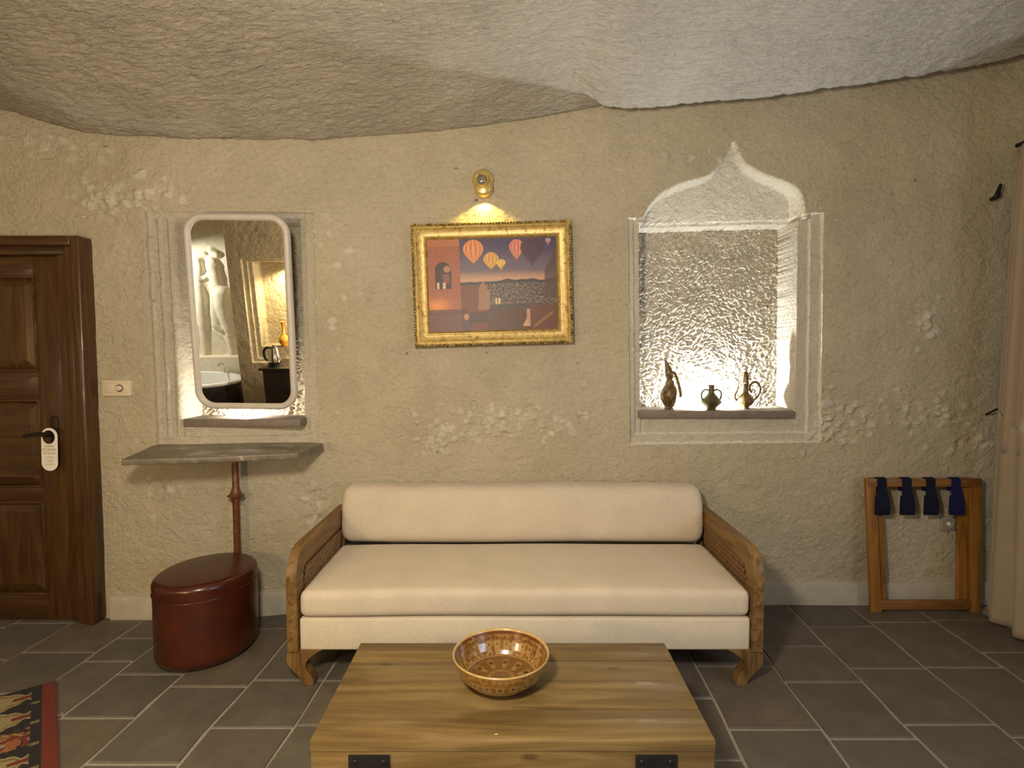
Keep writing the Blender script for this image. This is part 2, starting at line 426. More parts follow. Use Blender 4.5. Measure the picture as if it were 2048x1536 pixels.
ogee_px = [(1284, 500), (1288, 440), (1292, 425), (1305, 403), (1330, 381), (1367, 366), (1405, 356), (1428, 340), (1443, 316), (1452, 296), (1458, 288), (1466, 296), (1473, 314), (1486, 332), (1522, 352), (1563, 367), (1588, 380), (1602, 403), (1606, 425), (1606, 440), (1606, 500)]
og = np.array([(NR.X(p[0]), NR.Z(p[1])) for p in ogee_px])
def poly_sd(x, z, P):
    """signed distance, negative inside (closed polygon)"""
    d = np.full(x.shape, 9.0); inside = np.zeros(x.shape, bool)
    n = len(P)
    for i in range(n):
        a = P[i]; b_ = P[(i + 1) % n]; e = b_ - a
        t = np.clip(((x - a[0]) * e[0] + (z - a[1]) * e[1]) / (e @ e), 0, 1)
        d = np.minimum(d, np.hypot(x - a[0] - t * e[0], z - a[1] - t * e[1]))
        c = ((a[1] > z) != (b_[1] > z)) & (x < (b_[0] - a[0]) * (z - a[1]) / (b_[1] - a[1] + 1e-12) + a[0])
        inside ^= c
    return np.where(inside, -d, d)
ogc = np.array([catm for catm in [(p.x, p.y) for p in catmull([(q[0], q[1], 0) for q in og], 4)]])

DOORX = (-3.30, -2.33); DOORZ = 2.10
xs = lines(-4.6, 3.02, 0.030, [(-2.4, 2.95, 0.012), (NR.x0 - .02, NR.x1 + .02, 0.0045), (NL.x0 - .02, NL.x1 + .02, 0.0065), (-0.5, 0.3, 0.009)],
           [r_s1[0], r_s1[1], r_s2[0], r_s2[1], r_deep[0], r_deep[1]] + l_lines + l_right + [DOORX[0], DOORX[1]])
zs = lines(-0.02, 3.75, 0.03, [(0.1, 3.2, 0.012), (NR.z0 - .02, r_deep[3] + .05, 0.005), (r_deep[3], 2.75, 0.008)],
           [r_s1[2], r_s1[3], r_s2[2], r_deep[2], r_deep[3], NL.z0, NL.z1, l_deep[2], l_deep[3], NL.Z(880), NL.Z(872), DOORZ])
X, Z = np.meshgrid(xs, zs)
def inr(r, m=0): return (X > r[0] - m) & (X < r[1] + m) & (Z > r[2] - m) & (Z < r[3] + m)
rough = 0.012 * fbm(X * 1.6, Z * 1.6, 3, 3) + 0.0055 * fbm(X * 8, Z * 8, 3, 11) + 0.0016 * chisel(X, Z, 0.5, 0.12, 0.034, 21)
# clusters where the plaster has crumbled and pebbly tuff shows
CL = [(200, 400, 0.16, 0.10, 60), (300, 385, 0.14, 0.08, 30), (90, 300, 0.30, 0.07, 26), (640, 460, 0.10, 0.10, 16), (1000, 840, 0.32, 0.09, 70), (880, 870, 0.22, 0.14, 46), (1130, 850, 0.2, 0.07, 26),
      (1850, 650, 0.10, 0.12, 30), (1700, 830, 0.22, 0.14, 60), (1860, 830, 0.24, 0.14, 50), (1570, 790, 0.05, 0.05, 0), (640, 1010, 0.10, 0.12, 26), (1640, 860, 0.06, 0.10, 24),
      (330, 980, 0.16, 0.12, 10), (1250, 780, 0.2, 0.3, 8), (700, 600, 0.2, 0.3, 14), (1940, 880, 0.1, 0.1, 16), (1350, 320, .3, .15, 10)]
fleck = np.zeros_like(X); peb = np.zeros_like(X)
rng = np.random.RandomState(4)
def stamp(cx, cz, r, h, fl, asp=1.0, rot=0.0):
    i0, i1 = np.searchsorted(zs, [cz - 2.2 * r, cz + 2.2 * r]); j0, j1 = np.searchsorted(xs, [cx - 2.2 * r, cx + 2.2 * r])
    if i1 <= i0 or j1 <= j0: return
    sx_ = X[i0:i1, j0:j1] - cx; sz_ = Z[i0:i1, j0:j1] - cz
    a = (sx_ * math.cos(rot) + sz_ * math.sin(rot)) / r / asp; b_ = (-sx_ * math.sin(rot) + sz_ * math.cos(rot)) / r * asp
    q = np.hypot(a, b_) * (1 + 0.25 * gn(sx_ / r * 1.5 + cx * 50, sz_ / r * 1.5, 5))
    m = 1 - sstep(0.7, 1.05, q)
    peb[i0:i1, j0:j1] += h * m; fleck[i0:i1, j0:j1] = np.maximum(fleck[i0:i1, j0:j1], m * fl)
for (cx, cy, rx, rz, n) in CL:
    c = wp(cx, cy)
    for k in range(n):
        g = rng.normal(size=2) * 0.55
        h = rng.choice([1, 1, 1, -1.4]) * rng.uniform(0.003, 0.009)
        stamp(c.x + g[0] * rx, c.z + g[1] * rz, rng.uniform(0.007, 0.026), h, rng.uniform(0.25, 1) if h > 0 else rng.uniform(-.1, .3), rng.uniform(0.8, 1.3), rng.uniform(0, 3))
for k in range(150):  # stray flecks and small pits everywhere
    stamp(rng.uniform(-4.2, 3), rng.uniform(0.2, 2.8), rng.uniform(0.004, 0.011), rng.choice([1, -1]) * 0.003, rng.uniform(0, 0.7))
depth = np.zeros_like(X)
s1 = inr(r_s1); depth = np.where(s1, 0.026, depth)
s2 = inr(r_s2); depth = np.where(s2, 0.046, depth)
s3 = inr((r_deep[0], r_deep[1], r_s2[2], r_deep[3])); depth = np.where(s3, 0.054, depth)
deepR = inr(r_deep); depth = np.where(deepR, R_D, depth)
sd = poly_sd(X, Z, ogc)
ogm = (Z > r_deep[3]) & (sd < 0.03)
tt = np.clip((Z - r_deep[3]) / (og[:, 1].max() - r_deep[3]), 0, 1)
depth = np.where(ogm, np.maximum(depth * 0, (0.020 + 0.150 * (1 - tt) ** 1.1) * (1 - sstep(-0.016, 0.006, sd))), depth)
# left niche: fluted jambs then the deep recess
inL = (X > NL.x0) & (X < NL.x1) & (Z > NL.z0) & (Z < NL.z1)
dl = np.full_like(X, 0.0)
u = X
dl = np.where(u > l_lines[0], 0.018, dl)
flm = (u > l_lines[0]) & (u < l_lines[4])
dl = np.where(flm, 0.018 + 0.05 * (u - l_lines[0]) / (l_lines[4] - l_lines[0]) - 0.020 * np.abs(np.sin((u - l_lines[0]) / (l_lines[4] - l_lines[0]) * PI * 3)), dl)
dl = np.where((u >= l_lines[4]) & (u <= l_right[2]), 0.05, dl)
dl = np.where(u > l_right[2], 0.034, dl); dl = np.where(u > l_right[1], 0.017, dl)
dl = np.where((Z < NL.Z(872)), np.minimum(dl, 0.02), dl)
dl = np.where((Z > l_deep[3]), np.minimum(dl, 0.022), dl)
depth = np.where(inL, dl, depth)
deepL = inr(l_deep); depth = np.where(deepL, L_D, depth)
door = (X > DOORX[0]) & (X < DOORX[1]) & (Z < DOORZ); depth = np.where(door, 0.09, depth)
deep = deepR | deepL
# stronger pick marks inside the recesses
pick = chisel(X, Z, 0.62, 0.042, 0.015, 40); pick2 = chisel(X, Z, -0.25, 0.040, 0.016, 60)
mixp = sstep(-0.15, 0.15, gn(X * 3.2, Z * 3.2, 91))
pk = pick * mixp + pick2 * (1 - mixp)
rough = np.where(deep, 0.0165 * pk + 0.009 * fbm(X * 5, Z * 5, 3, 77), rough)
rough = np.where(s1 & ~deep, 0.0022 * fbm(X * 12, Z * 12, 3, 8) + 0.003 * fbm(X * 2, Z * 2, 2, 8), rough)
rough = np.where(ogm & (sd < 0), 0.003 * chisel(X, Z, 0.75, 0.09, 0.016, 51) + 0.003 * fbm(X * 8, Z * 8, 3, 9), rough)
lampw = wp(966, 430)   # rougher strokes around the sconce
rl = np.hypot(X - lampw.x, Z - lampw.z)
rough = rough + 0.004 * chisel(X, Z, -0.35, 0.06, 0.013, 71) * (1 - sstep(0.12, 0.42, rl))
edge_soft = ~door
disp = depth - rough * edge_soft - np.where(deep, 0.6, 1.0) * peb
# flatten behind the framed picture so it hangs clear of the wall
pc = wp(985, 570); pm = (1 - sstep(0.50, 0.62, np.maximum(np.abs(X - pc.x), np.abs(Z - pc.z) * 1.2)))
disp = disp + pm * 0.004
Y = Yw(X) + disp
XX, ZZ = X.copy(), Z.copy()
for N in (NR, NL):
    a, b_ = N.warp(X, Z); XX += a; ZZ += b_
XX += 0.003 * gn(X * 9, Z * 9, 31) * (s1 | inL); ZZ += 0.003 * gn(X * 9, Z * 9, 32) * (s1 | inL)
base = np.array([0.52, 0.435, 0.295]); hi = np.array([0.78, 0.72, 0.60]); grey = np.array([0.56, 0.51, 0.42])
tone = np.ones(X.shape + (3,)) * base * np.array([1.0, 1.03, 1.05])
pat = sstep(-0.25, 0.35, fbm(X * 1.1, Z * 1.1, 4, 66))[..., None]; tone = tone * (1 - 0.22 * pat) + grey * 0.22 * pat
st = sstep(0.15, 0.5, fbm(X * 2.2, Z * 1.1, 4, 166))[..., None]; tone = tone * (1 - 0.10 * st)
tone = tone * (1 - 0.55 * np.clip(fleck, 0, 1)[..., None]) + hi * 0.55 * np.clip(fleck, 0, 1)[..., None]
rec = (s1 | (ogm & (sd < 0)) | deepR)[..., None]; tone = np.where(rec, tone * 0.35 + grey * 1.08 * 0.65, tone)
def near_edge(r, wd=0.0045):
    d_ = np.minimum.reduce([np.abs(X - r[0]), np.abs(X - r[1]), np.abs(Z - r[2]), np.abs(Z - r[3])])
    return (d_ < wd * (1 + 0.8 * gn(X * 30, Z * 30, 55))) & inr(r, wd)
edge_lit = (near_edge(r_s1) | near_edge(r_s2, 0.0035))[..., None]; tone = np.where(edge_lit, hi, tone)  # lit edge lines of the niche steps, painted into the wall tone
spk = (gn(X * 17, Z * 17, 301) > 0.93)[..., None]; tone = np.where(spk, tone * 0.35, tone)
rec = inL[..., None]; tone = np.where(rec, tone * 0.6 + grey * 0.40, tone)
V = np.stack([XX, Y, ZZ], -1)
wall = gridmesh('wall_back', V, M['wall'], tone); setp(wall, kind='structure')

# ceiling: heights along the far wall read off the photograph
cpx = [(-500, 150), (-200, 190), (0, 214), (110, 250), (200, 268), (400, 277), (560, 279), (800, 268), (1024, 243), (1120, 226), (1180, 217), (1240, 219), (1330, 213), (1450, 202), (1600, 184), (1750, 163), (1850, 148), (1950, 126), (2048, 100), (2300, 60)]
cxz = [wp(*p) for p in cpx]; cX = np.array([p.x for p in cxz]); cZ = np.array([p.z for p in cxz])
xs2 = lines(-4.65, 3.1, 0.014); ys2 = lines(-3.25, 3.5, 0.06, [(2.3, 3.5, 0.009), (1.8, 2.3, 0.02)])
CX, CY = np.meshgrid(xs2, ys2)
dist = np.clip(Yw(CX) - 0.02 - CY, 0, 9)
gx = np.linspace(-6, 4, 1001); gz = np.interp(gx, cX, cZ); kk = np.exp(-(np.arange(-30, 31) / 11.0) ** 2 / 2); kk /= kk.sum(); gz = np.convolve(np.pad(gz, 30, mode='edge'), kk, 'valid')
hc = np.interp(CX, gx, gz)
# on the right the vault ends in a lip that hangs a hand's breadth in front of the wall
lipw = sstep(0.28, 0.55, CX); LIPD = 0.125
hc = hc * (1 - lipw) + (1.5 + (hc - 1.5) * (1 - LIPD / 3.3)) * lipw
behind = lipw * np.clip((LIPD - dist) / 0.03, 0, 1) * 0.07
dist = dist * (1 - lipw) + np.clip(dist - LIPD, 0, 9) * lipw
keep = np.exp(-(dist / 0.55) ** 1.5); hc = hc * keep + 2.86 * (1 - keep)
rise = (0.42 + 0.16 * sstep(-0.6, 1.0, CX)) * (1 - np.exp(-dist * (1.0 + 0.5 * sstep(-0.4, 1.0, CX)))) + 0.02 * dist
a1 = chisel(CX, CY * 1.15, 0.05, 0.085, 0.026, 5); a2 = chisel(CX, CY, 0.7, 0.10, 0.030, 6); a3 = chisel(CX, CY, -0.5, 0.09, 0.030, 12)
wl = 1 - sstep(-1.2, 0.6, CX + 0.3 * gn(CX * 2, CY * 2, 4)); wr = sstep(-0.1, 1.0, gn(CX * 1.5, CY * 1.5, 14) + 0.4)
strokes = a1 * wl + (1 - wl) * (a2 * wr + a3 * (1 - wr))
hz = hc + rise - 0.0072 * strokes * (0.8 + 0.2 * wl) - 0.012 * fbm(CX * 3, CY * 3, 3, 8) - 0.005 * fbm(CX * 11, CY * 11, 3, 18)
lip = 0.008 * fbm(CX * 16, CY * 3, 4, 28) * (1 - sstep(0, 0.2, dist)) * sstep(0.2, 0.6, CX)
hz = hz + lip + behind
ctone = np.ones(CX.shape + (3,)) * np.array([0.47, 0.415, 0.33])
ctone = ctone * (1 - sstep(-1, 1.2, CX)[..., None]) + np.array([0.52, 0.49, 0.43]) * sstep(-1, 1.2, CX)[..., None]
ctone = ctone * (0.93 + 0.12 * fbm(CX * 2, CY * 2, 4, 88)[..., None])
ceil = gridmesh('ceiling', np.stack([CX, CY, hz], -1), M['ceil'], ctone, flip=True); setp(ceil, kind='structure')

# floor bed and slate tiles
bm = B(); box(bm, -4.7, 3.15, -3.3, 3.6, -0.12, -0.006)
floor = setp(obj('floor', bm, M['grout'], smooth=False), kind='structure')
ref = atZ(1078, 1455, 0)
rows_px = [-1300, -1110, -925, -740, -560, -380, -220, -31, 92, 248, 421, 585, 752, 925, 1097, 1276, 1456, 1640, 1816, 2000, 2185, 2360]
rowx = [atZ(p, 1455, 0).x for p in rows_px]; Yref = atZ(1024, 1455, 0).y
SK = math.tan((1078 - 1024) / F)          # the rows run a touch clockwise of the view axis
def fy(py): return atZ(1024, py, 0).y
fixed = {13: [1292, 1363], 12: [1332, 1457], 11: [1395], 10: [1490], 4: [1348, 1435], 3: [1322, 1370], 5: [1372], 6: [1360, 1455], 7: [1290, 1362, 1450]}
fixed = {k + 4: v for k, v in fixed.items()}
tile_n = 0; extra = B()
def tile_mesh(bm, poly, top, bot=-0.02):
    c = [Vector((sum(p[0] for p in poly) / len(poly), sum(p[1] for p in poly) / len(poly), 0))][0]
    inner = [(p[0] + (c.x - p[0]) * 0.02, p[1] + (c.y - p[1]) * 0.02) for p in poly]
    vb = [bm.verts.new((p[0], p[1], bot)) for p in poly]; vm = [bm.verts.new((p[0], p[1], top - 0.004)) for p in poly]; vt = [bm.verts.new((p[0], p[1], top)) for p in inner]
    n = len(poly)
    for k in range(n):
        bm.faces.new((vb[k], vb[(k + 1) % n], vm[(k + 1) % n], vm[k])); bm.faces.new((vm[k], vm[(k + 1) % n], vt[(k + 1) % n], vt[k]))
    bm.faces.new(vt)
rr = random.Random(12)
for i in range(len(rowx) - 1):
    cuts = sorted([fy(p) for p in fixed.get(i, [])])
    y = 3.42
    ylist = [y]
    fx_ = cuts[::-1]
    while ylist[-1] > 1.0:
        cand = ylist[-1] - rr.uniform(0.32, 0.52)
        nx_ = [c for c in fx_ if ylist[-1] - 0.2 > c]
        if nx_ and nx_[0] > cand - 0.22: cand = nx_[0]
        ylist.append(cand)
    yb = ylist[-1]
    while yb > -3.2: yb -= rr.uniform(0.35, 0.5); ylist.append(yb)
    for k in range(len(ylist) - 1):
        y1, y0 = ylist[k], ylist[k + 1]
        g = rr.uniform(0.004, 0.0075)
        def xl(j, yy): return rowx[j] + (yy - Yref) * SK + 0.004 * math.sin(yy * 9 + j * 2.3)
        def jit(): return rr.uniform(-0.0022, 0.0022)
        poly = []
        for t in (0, 0.33, 0.66, 1): yy = y0 + g + (y1 - y0 - 2 * g) * t; poly.append((xl(i + 1, yy) - g + jit(), yy + jit()))
        for t in (1, 0.66, 0.33, 0): yy = y0 + g + (y1 - y0 - 2 * g) * t; poly.append((xl(i, yy) + g + jit(), yy + jit()))
        if y0 > 0.9:
            bm = B(); cx = sum(p[0] for p in poly) / 8; cy = sum(p[1] for p in poly) / 8
            tile_mesh(bm, [(p[0] - cx, p[1] - cy) for p in poly], -0.0002 - rr.uniform(0, 0.0012))
            obj('tile', bm, rr.choice(SL), floor, ang=20, loc=(cx, cy, 0))
        else: tile_mesh(extra, poly, -0.001)
e = obj('tile_field', extra, SL[1], floor, smooth=False); e['kind'] = 'stuff'

def slab(name, x0, x1, y0, y1, z0, z1, mat=None, bev=0):
    bm = B(); box(bm, x0, x1, y0, y1, z0, z1, bev); return setp(obj(name, bm, mat or M['plain'], smooth=bev > 0), kind='structure')
slab('wall_left', -4.8, -4.58, -3.3, 3.6, -0.02, 3.7)
slab('wall_rear', -4.8, 3.3, -3.4, -3.2, -0.02, 3.7)
# right wall in pieces round its window
WY0, WY1, WZ0, WZ1 = -1.05, 0.35, 1.0, 2.4
bm = B()
box(bm, 3.0, 3.2, -3.3, WY0, -0.02, 3.75); box(bm, 3.0, 3.2, WY1, 3.6, -0.02, 3.75)
box(bm, 3.0, 3.2, WY0, WY1, -0.02, WZ0); box(bm, 3.0, 3.2, WY0, WY1, WZ1, 3.75)
setp(obj('wall_right', bm, M['plain'], smooth=False), kind='structure')
bm = B()
for z in (WZ0, WZ1 - 0.05): box(bm, 3.04, 3.10, WY0, WY1, z, z + 0.05)
for y in (WY0, (WY0 + WY1) / 2 - 0.025, WY1 - 0.05): box(bm, 3.04, 3.10, y, y + 0.05, WZ0, WZ1)
setp(obj('window_1', bm, M['oakY'], smooth=False), kind='structure')
# baseboards
bxs = np.linspace(-2.26, 3.0, 90)
bm = B()
prof = [(-0.026, 0.0), (-0.026, 0.122), (-0.018, 0.134), (0.05, 0.136)]
rows_ = []
for x in bxs:
    yy = float(Yw(x)) + 0.004 * math.sin(x * 5) - 0.008
    rows_.append([bm.verts.new((x, yy + p[0], p[1] + 0.003 * math.sin(x * 7 + 1))) if k else bm.verts.new((x, yy + p[0], 0)) for k, p in enumerate(prof)])
for a, b_ in zip(rows_, rows_[1:]):
    for k in range(3): bm.faces.new((a[k], b_[k], b_[k + 1], a[k + 1]))
setp(obj('baseboard_back', bm, M['base'], ang=60), kind='structure')
slab('baseboard_right', 2.975, 3.0, -3.2, 3.28, 0, 0.133, M['base'])

# ------------------------------------------------------------------ door with frame, panels and lever
DY = 3.09
def dz(py): return atY(80, py, DY).z
def dx(px, py=800): return atY(px, py, DY).x
door_o = setp(bpy.data.objects.new('door_1', None), kind='structure'); COL.objects.link(door_o); door_o.location = (0, 0, 0)
ix = -2.46; ox = -2.30; lx = -3.22; top = 2.125
def jamb(bm, x0, x1):    # stepped architrave
    box(bm, x0, x1, DY + 0.008, 3.20, 0, top - 0.0, 0.006)
bm = B(); box(bm, -2.355, ox, 3.035, 3.19, 0, top, 0.014, 3); obj('door_frame', bm, M['doorZ'], door_o)
bm = B(); box(bm, -2.405, -2.354, 3.055, 3.19, 0, top - 0.05, 0.010, 3); obj('door_frame', bm, M['doorZ'], door_o)
bm = B(); box(bm, ix + 0.003, -2.404, 3.078, 3.19, 0, top - 0.09, 0.007, 3); obj('door_frame', bm, M['doorZ'], door_o)
bm = B(); box(bm, -3.42, -3.24, 3.045, 3.19, 0, top, 0.012, 3); obj('door_frame', bm, M['doorZ'], door_o)
bm = B(); box(bm, -3.24, -2.354, 3.04, 3.19, top - 0.055, top, 0.012, 3); box(bm, -3.24, -2.404, 3.062, 3.19, top - 0.098, top - 0.054, 0.008, 2)
obj('door_frame', bm, M['doorX'], door_o)
leafY = 3.10
zt = top - 0.10
bm = B(); box(bm, -2.605, ix, leafY, leafY + 0.05, 0.004, zt, 0.004); obj('door_stile', bm, M['doorZ'], door_o)
bm = B(); box(bm, -3.235, -3.09, leafY, leafY + 0.05, 0.004, zt, 0.004); obj('door_stile', bm, M['doorZ'], door_o)
rails = [(0.004, dz(1190)), (dz(1005), dz(975)), (dz(800), dz(742)), (dz(552), zt)]
for a, b_ in rails:
    bm = B(); box(bm, -3.091, -2.604, leafY + 0.001, leafY + 0.05, a, b_, 0.004); obj('door_rail', bm, M['doorX'], door_o)
for (a, b_), mt in (((dz(1190), dz(1005)), 'doorZ'), ((dz(975), dz(800)), 'doorX'), ((dz(742), dz(552)), 'doorZ')):
    bm = B(); box(bm, -3.095, -2.60, leafY + 0.022, leafY + 0.045, a - 0.004, b_ + 0.004)
    # raised field with sloped edges
    x0, x1, z0, z1 = -3.085, -2.61, a + 0.006, b_ - 0.006; s = 0.05; yb, yf = leafY + 0.0225, leafY + 0.004
    o = [bm.verts.new(p) for p in ((x0, yb, z0), (x1, yb, z0), (x1, yb, z1), (x0, yb, z1))]
    i_ = [bm.verts.new(p) for p in ((x0 + s, yf, z0 + s), (x1 - s, yf, z0 + s), (x1 - s, yf, z1 - s), (x0 + s, yf, z1 - s))]
    for k in range(4): bm.faces.new((o[k], o[(k + 1) % 4], i_[(k + 1) % 4], i_[k]))
    bm.faces.new(i_); obj('door_panel', bm, M[mt], door_o, ang=15)
    bm = B()
    for q in ((-3.095, -2.60, b_ - 0.010, b_ + 0.004), (-3.095, -2.60, a - 0.004, a + 0.010)): box(bm, q[0], q[1], leafY - 0.006, leafY + 0.02, q[2], q[3], 0.004)
    for q in ((-3.099, -3.085), (-2.612, -2.598)): box(bm, q[0], q[1], leafY - 0.006, leafY + 0.02, a, b_, 0.004)
    obj('panel_moulding', bm, M['doorX'], door_o)
hp = atY(103, 868, leafY - 0.01)
pl = prism
bm = B(); prism(bm, rrect(hp.x - 0.022 + 0.012, hp.x + 0.022 + 0.012, hp.z - 0.19, hp.z + 0.10, 0.02), leafY - 0.006, leafY + 0.002, 'Y', 0.002)
obj('escutcheon', bm, M['bronze'], door_o)
bm = B()
tube(bm, [Vector((hp.x + 0.004, leafY, hp.z)), Vector((hp.x + 0.002, leafY - 0.05, hp.z))], 0.012, 14)
tube(bm, catmull([(hp.x + 0.004, leafY - 0.048, hp.z), (hp.x - 0.02, leafY - 0.052, hp.z + 0.004), (hp.x - 0.07, leafY - 0.05, hp.z + 0.004), (hp.x - 0.125, leafY - 0.045, hp.z - 0.004)], 5), [0.013, 0.012, 0.008, 0.007], 12)
lathe(bm, [(0, 0.008), (0.02, 0.006), (0.024, 0), (0.024, -0.006)], 20, Matrix.Translation((hp.x + 0.004, leafY - 0.006, hp.z)) @ Matrix.Rotation(PI / 2, 4, 'X'))
obj('door_handle', bm, M['bronze'], door_o)

# door hanger card hung over the lever
HY = leafY - 0.035
c0 = atY(99, 899, HY); hw = 0.0445; hh = 0.118
tag = thing('door_hanger', 'white card door hanger with printed lines hung on the door lever', 'door hanger', (c0.x, HY, c0.z))
outer = rrect(-hw, hw, -hh, hh, hw - 0.0008, 14)
hole = [(-0.004 + 0.034 * math.cos(t), hh - 0.050 + 0.038 * math.sin(t)) for t in np.linspace(0, 2 * PI, 40, endpoint=False)]
bm = B()
vo = [bm.verts.new((x, 0, z)) for x, z in outer]; vh = [bm.verts.new((x, 0, z)) for x, z in hole]
eo = [bm.edges.new((vo[k], vo[(k + 1) % len(vo)])) for k in range(len(vo)) if (vo[k].co - vo[(k + 1) % len(vo)].co).length > 1e-7]
eh = [bm.edges.new((vh[k], vh[(k + 1) % len(vh)])) for k in range(len(vh))]
bmesh.ops.triangle_fill(bm, use_beauty=True, edges=eo + eh)
r_ = bmesh.ops.solidify(bm, geom=list(bm.faces), thickness=0.0012)
o = obj('card', bm, M['card'], tag, smooth=False); o.rotation_euler = (0, math.radians(1.5), 0)
def text(body, size, x, z, y, mat, parent, name='lettering', ext=0.0003, align='CENTER'):
    cu = bpy.data.curves.new(name, 'FONT'); cu.body = body; cu.size = size; cu.align_x = align; cu.extrude = ext
    t = bpy.data.objects.new(name, cu); COL.objects.link(t)
    bpy.context.view_layer.update()
    dg = bpy.context.evaluated_depsgraph_get(); me = bpy.data.meshes.new_from_object(t.evaluated_get(dg))
    bpy.data.objects.remove(t); me.materials.clear()
    o = link(name, me, mat, parent); o.location = (x, y, z); o.rotation_euler = (PI / 2, 0, 0); return o
text('PLEASE', 0.016, 0, 0.014, -0.0022, M['ink'], tag)
text('CLEAN', 0.024, 0, -0.009, -0.0022, M['ink'], tag)
text('MY ROOM', 0.014, 0, -0.026, -0.0022, M['ink'], tag)
bm = B()
for k, (zz, wd) in enumerate(((-0.040, 0.022), (-0.048, 0.026), (-0.060, 0.024), (-0.068, 0.020), (-0.082, 0.027))): box(bm, -wd, wd, -0.0024, -0.0016, zz, zz + 0.0018)
obj('printed_line', bm, M['ink'], tag, smooth=False)

# ------------------------------------------------------------------ light switch and socket
p = wp(237, 776); sw = thing('light_switch', 'cream double light switch with a round thermostat knob beside the wooden door', 'light switch', (p.x, float(Yw(p.x)) - 0.010, p.z))
bm = B(); prism(bm, rrect(-0.079, 0.079, -0.044, 0.044, 0.006, 3), -0.008, 0.03, 'Y', 0.003); obj('switch_plate', bm, M['plate'], sw)
bm = B(); box(bm, -0.056, -0.006, -0.014, -0.006, -0.026, 0.026, 0.003, mtx=Matrix.Rotation(0.06, 4, 'X')); obj('rocker', bm, M['plate'], sw)
bm = B(); box(bm, 0.0, 0.056, -0.0105, -0.006, -0.026, 0.026, 0.002); obj('knob_plate', bm, M['plate'], sw)
bm = B(); lathe(bm, [(0, 0.022), (0.012, 0.022), (0.0145, 0.018), (0.0155, 0.008)], 28, Matrix.Translation((0.020, 0, 0)) @ Matrix.Rotation(PI / 2, 4, 'X')); obj('knob', bm, M['plate'], sw)
bm = B(); lathe(bm, [(0.0155, 0.0115), (0.020, 0.0115), (0.020, 0.008)], 28, Matrix.Translation((0.020, 0, 0)) @ Matrix.Rotation(PI / 2, 4, 'X')); obj('knob_ring', bm, M['bronze'], sw)
p = wp(1893, 1046); so = thing('wall_socket', 'grey square wall socket seen through the folded luggage rack', 'socket', (p.x, float(Yw(p.x)) - 0.010, p.z))
bm = B(); prism(bm, rrect(-0.043, 0.043, -0.043, 0.043, 0.006, 3), -0.006, 0.03, 'Y', 0.003); obj('socket_plate', bm, M['plateg'], so)
bm = B(); lathe(bm, [(0.03, 0.010), (0.026, 0.011), (0.024, 0.007), (0, 0.0065)], 28, Matrix.Rotation(PI / 2, 4, 'X')); obj('socket_well', bm, M['plateg'], so)
bm = B(); lathe(bm, [(0, 0.0125), (0.011, 0.0120), (0.0125, 0.006)], 18, Matrix.Rotation(PI / 2, 4, 'X')); obj('socket_cap', bm, M['card'], so)

# ------------------------------------------------------------------ sofa
SX0, SX1, SY0, SY1 = -1.005, 1.122, 2.47, 3.25
sofa = thing('daybed_sofa', 'beige linen sofa with wooden cane-panelled arms against the rock wall', 'sofa', ((SX0 + SX1) / 2, (SY0 + SY1) / 2, 0))
ox_, oy_ = sofa.location.x, sofa.location.y
hw_ = (SX1 - SX0) / 2; hd = (SY1 - SY0) / 2
AW = 0.046
def cushion(bm, x0, x1, y0, y1, z0, z1, r, nseg=5, puff=0.0, cuts=24, wob=0.004):
    vs_ = box(bm, x0, x1, y0, y1, z0, z1, r, nseg)
    es = [e for e in bm.edges if abs((e.verts[0].co - e.verts[1].co).x) > 0.5 * (x1 - x0)]
    bmesh.ops.subdivide_edges(bm, edges=es, cuts=cuts, use_grid_fill=True)
    es = [e for e in bm.edges if abs((e.verts[0].co - e.verts[1].co).y) > 0.4 * (y1 - y0)]
    if es: bmesh.ops.subdivide_edges(bm, edges=es, cuts=8, use_grid_fill=True)
    for v in bm.verts:
        a = (v.co.x - x0) / (x1 - x0); b_ = (v.co.y - y0) / (y1 - y0)
        if v.co.z > (z0 + z1) / 2: v.co.z += puff * max(0, math.sin(PI * a)) ** 0.4 * max(0, math.sin(PI * min(1, max(0, b_)))) ** 0.5
        v.co.z += wob * math.sin(v.co.x * 7.3 + v.co.y * 3) * 0.4 + wob * math.sin(v.co.x * 2.9 + 1) * 0.5
        v.co.y += wob * math.sin(v.co.x * 5.1 + v.co.z * 9) * 0.8
ix0, ix1 = -hw_ + AW, hw_ - AW
bm = B(); cushion(bm, ix0 + 0.004, ix1 - 0.004, -hd + 0.004, hd, 0.164, 0.310, 0.010, 3, 0, 24, 0.0012); obj('upholstered_base', bm, M['linen2'], sofa)
bm = B(); cushion(bm, ix0 + 0.005, ix1 - 0.005, -hd - 0.004, hd - 0.14, 0.316, 0.437, 0.034, 5, 0.014); obj('seat_cushion', bm, M['linen'], sofa)
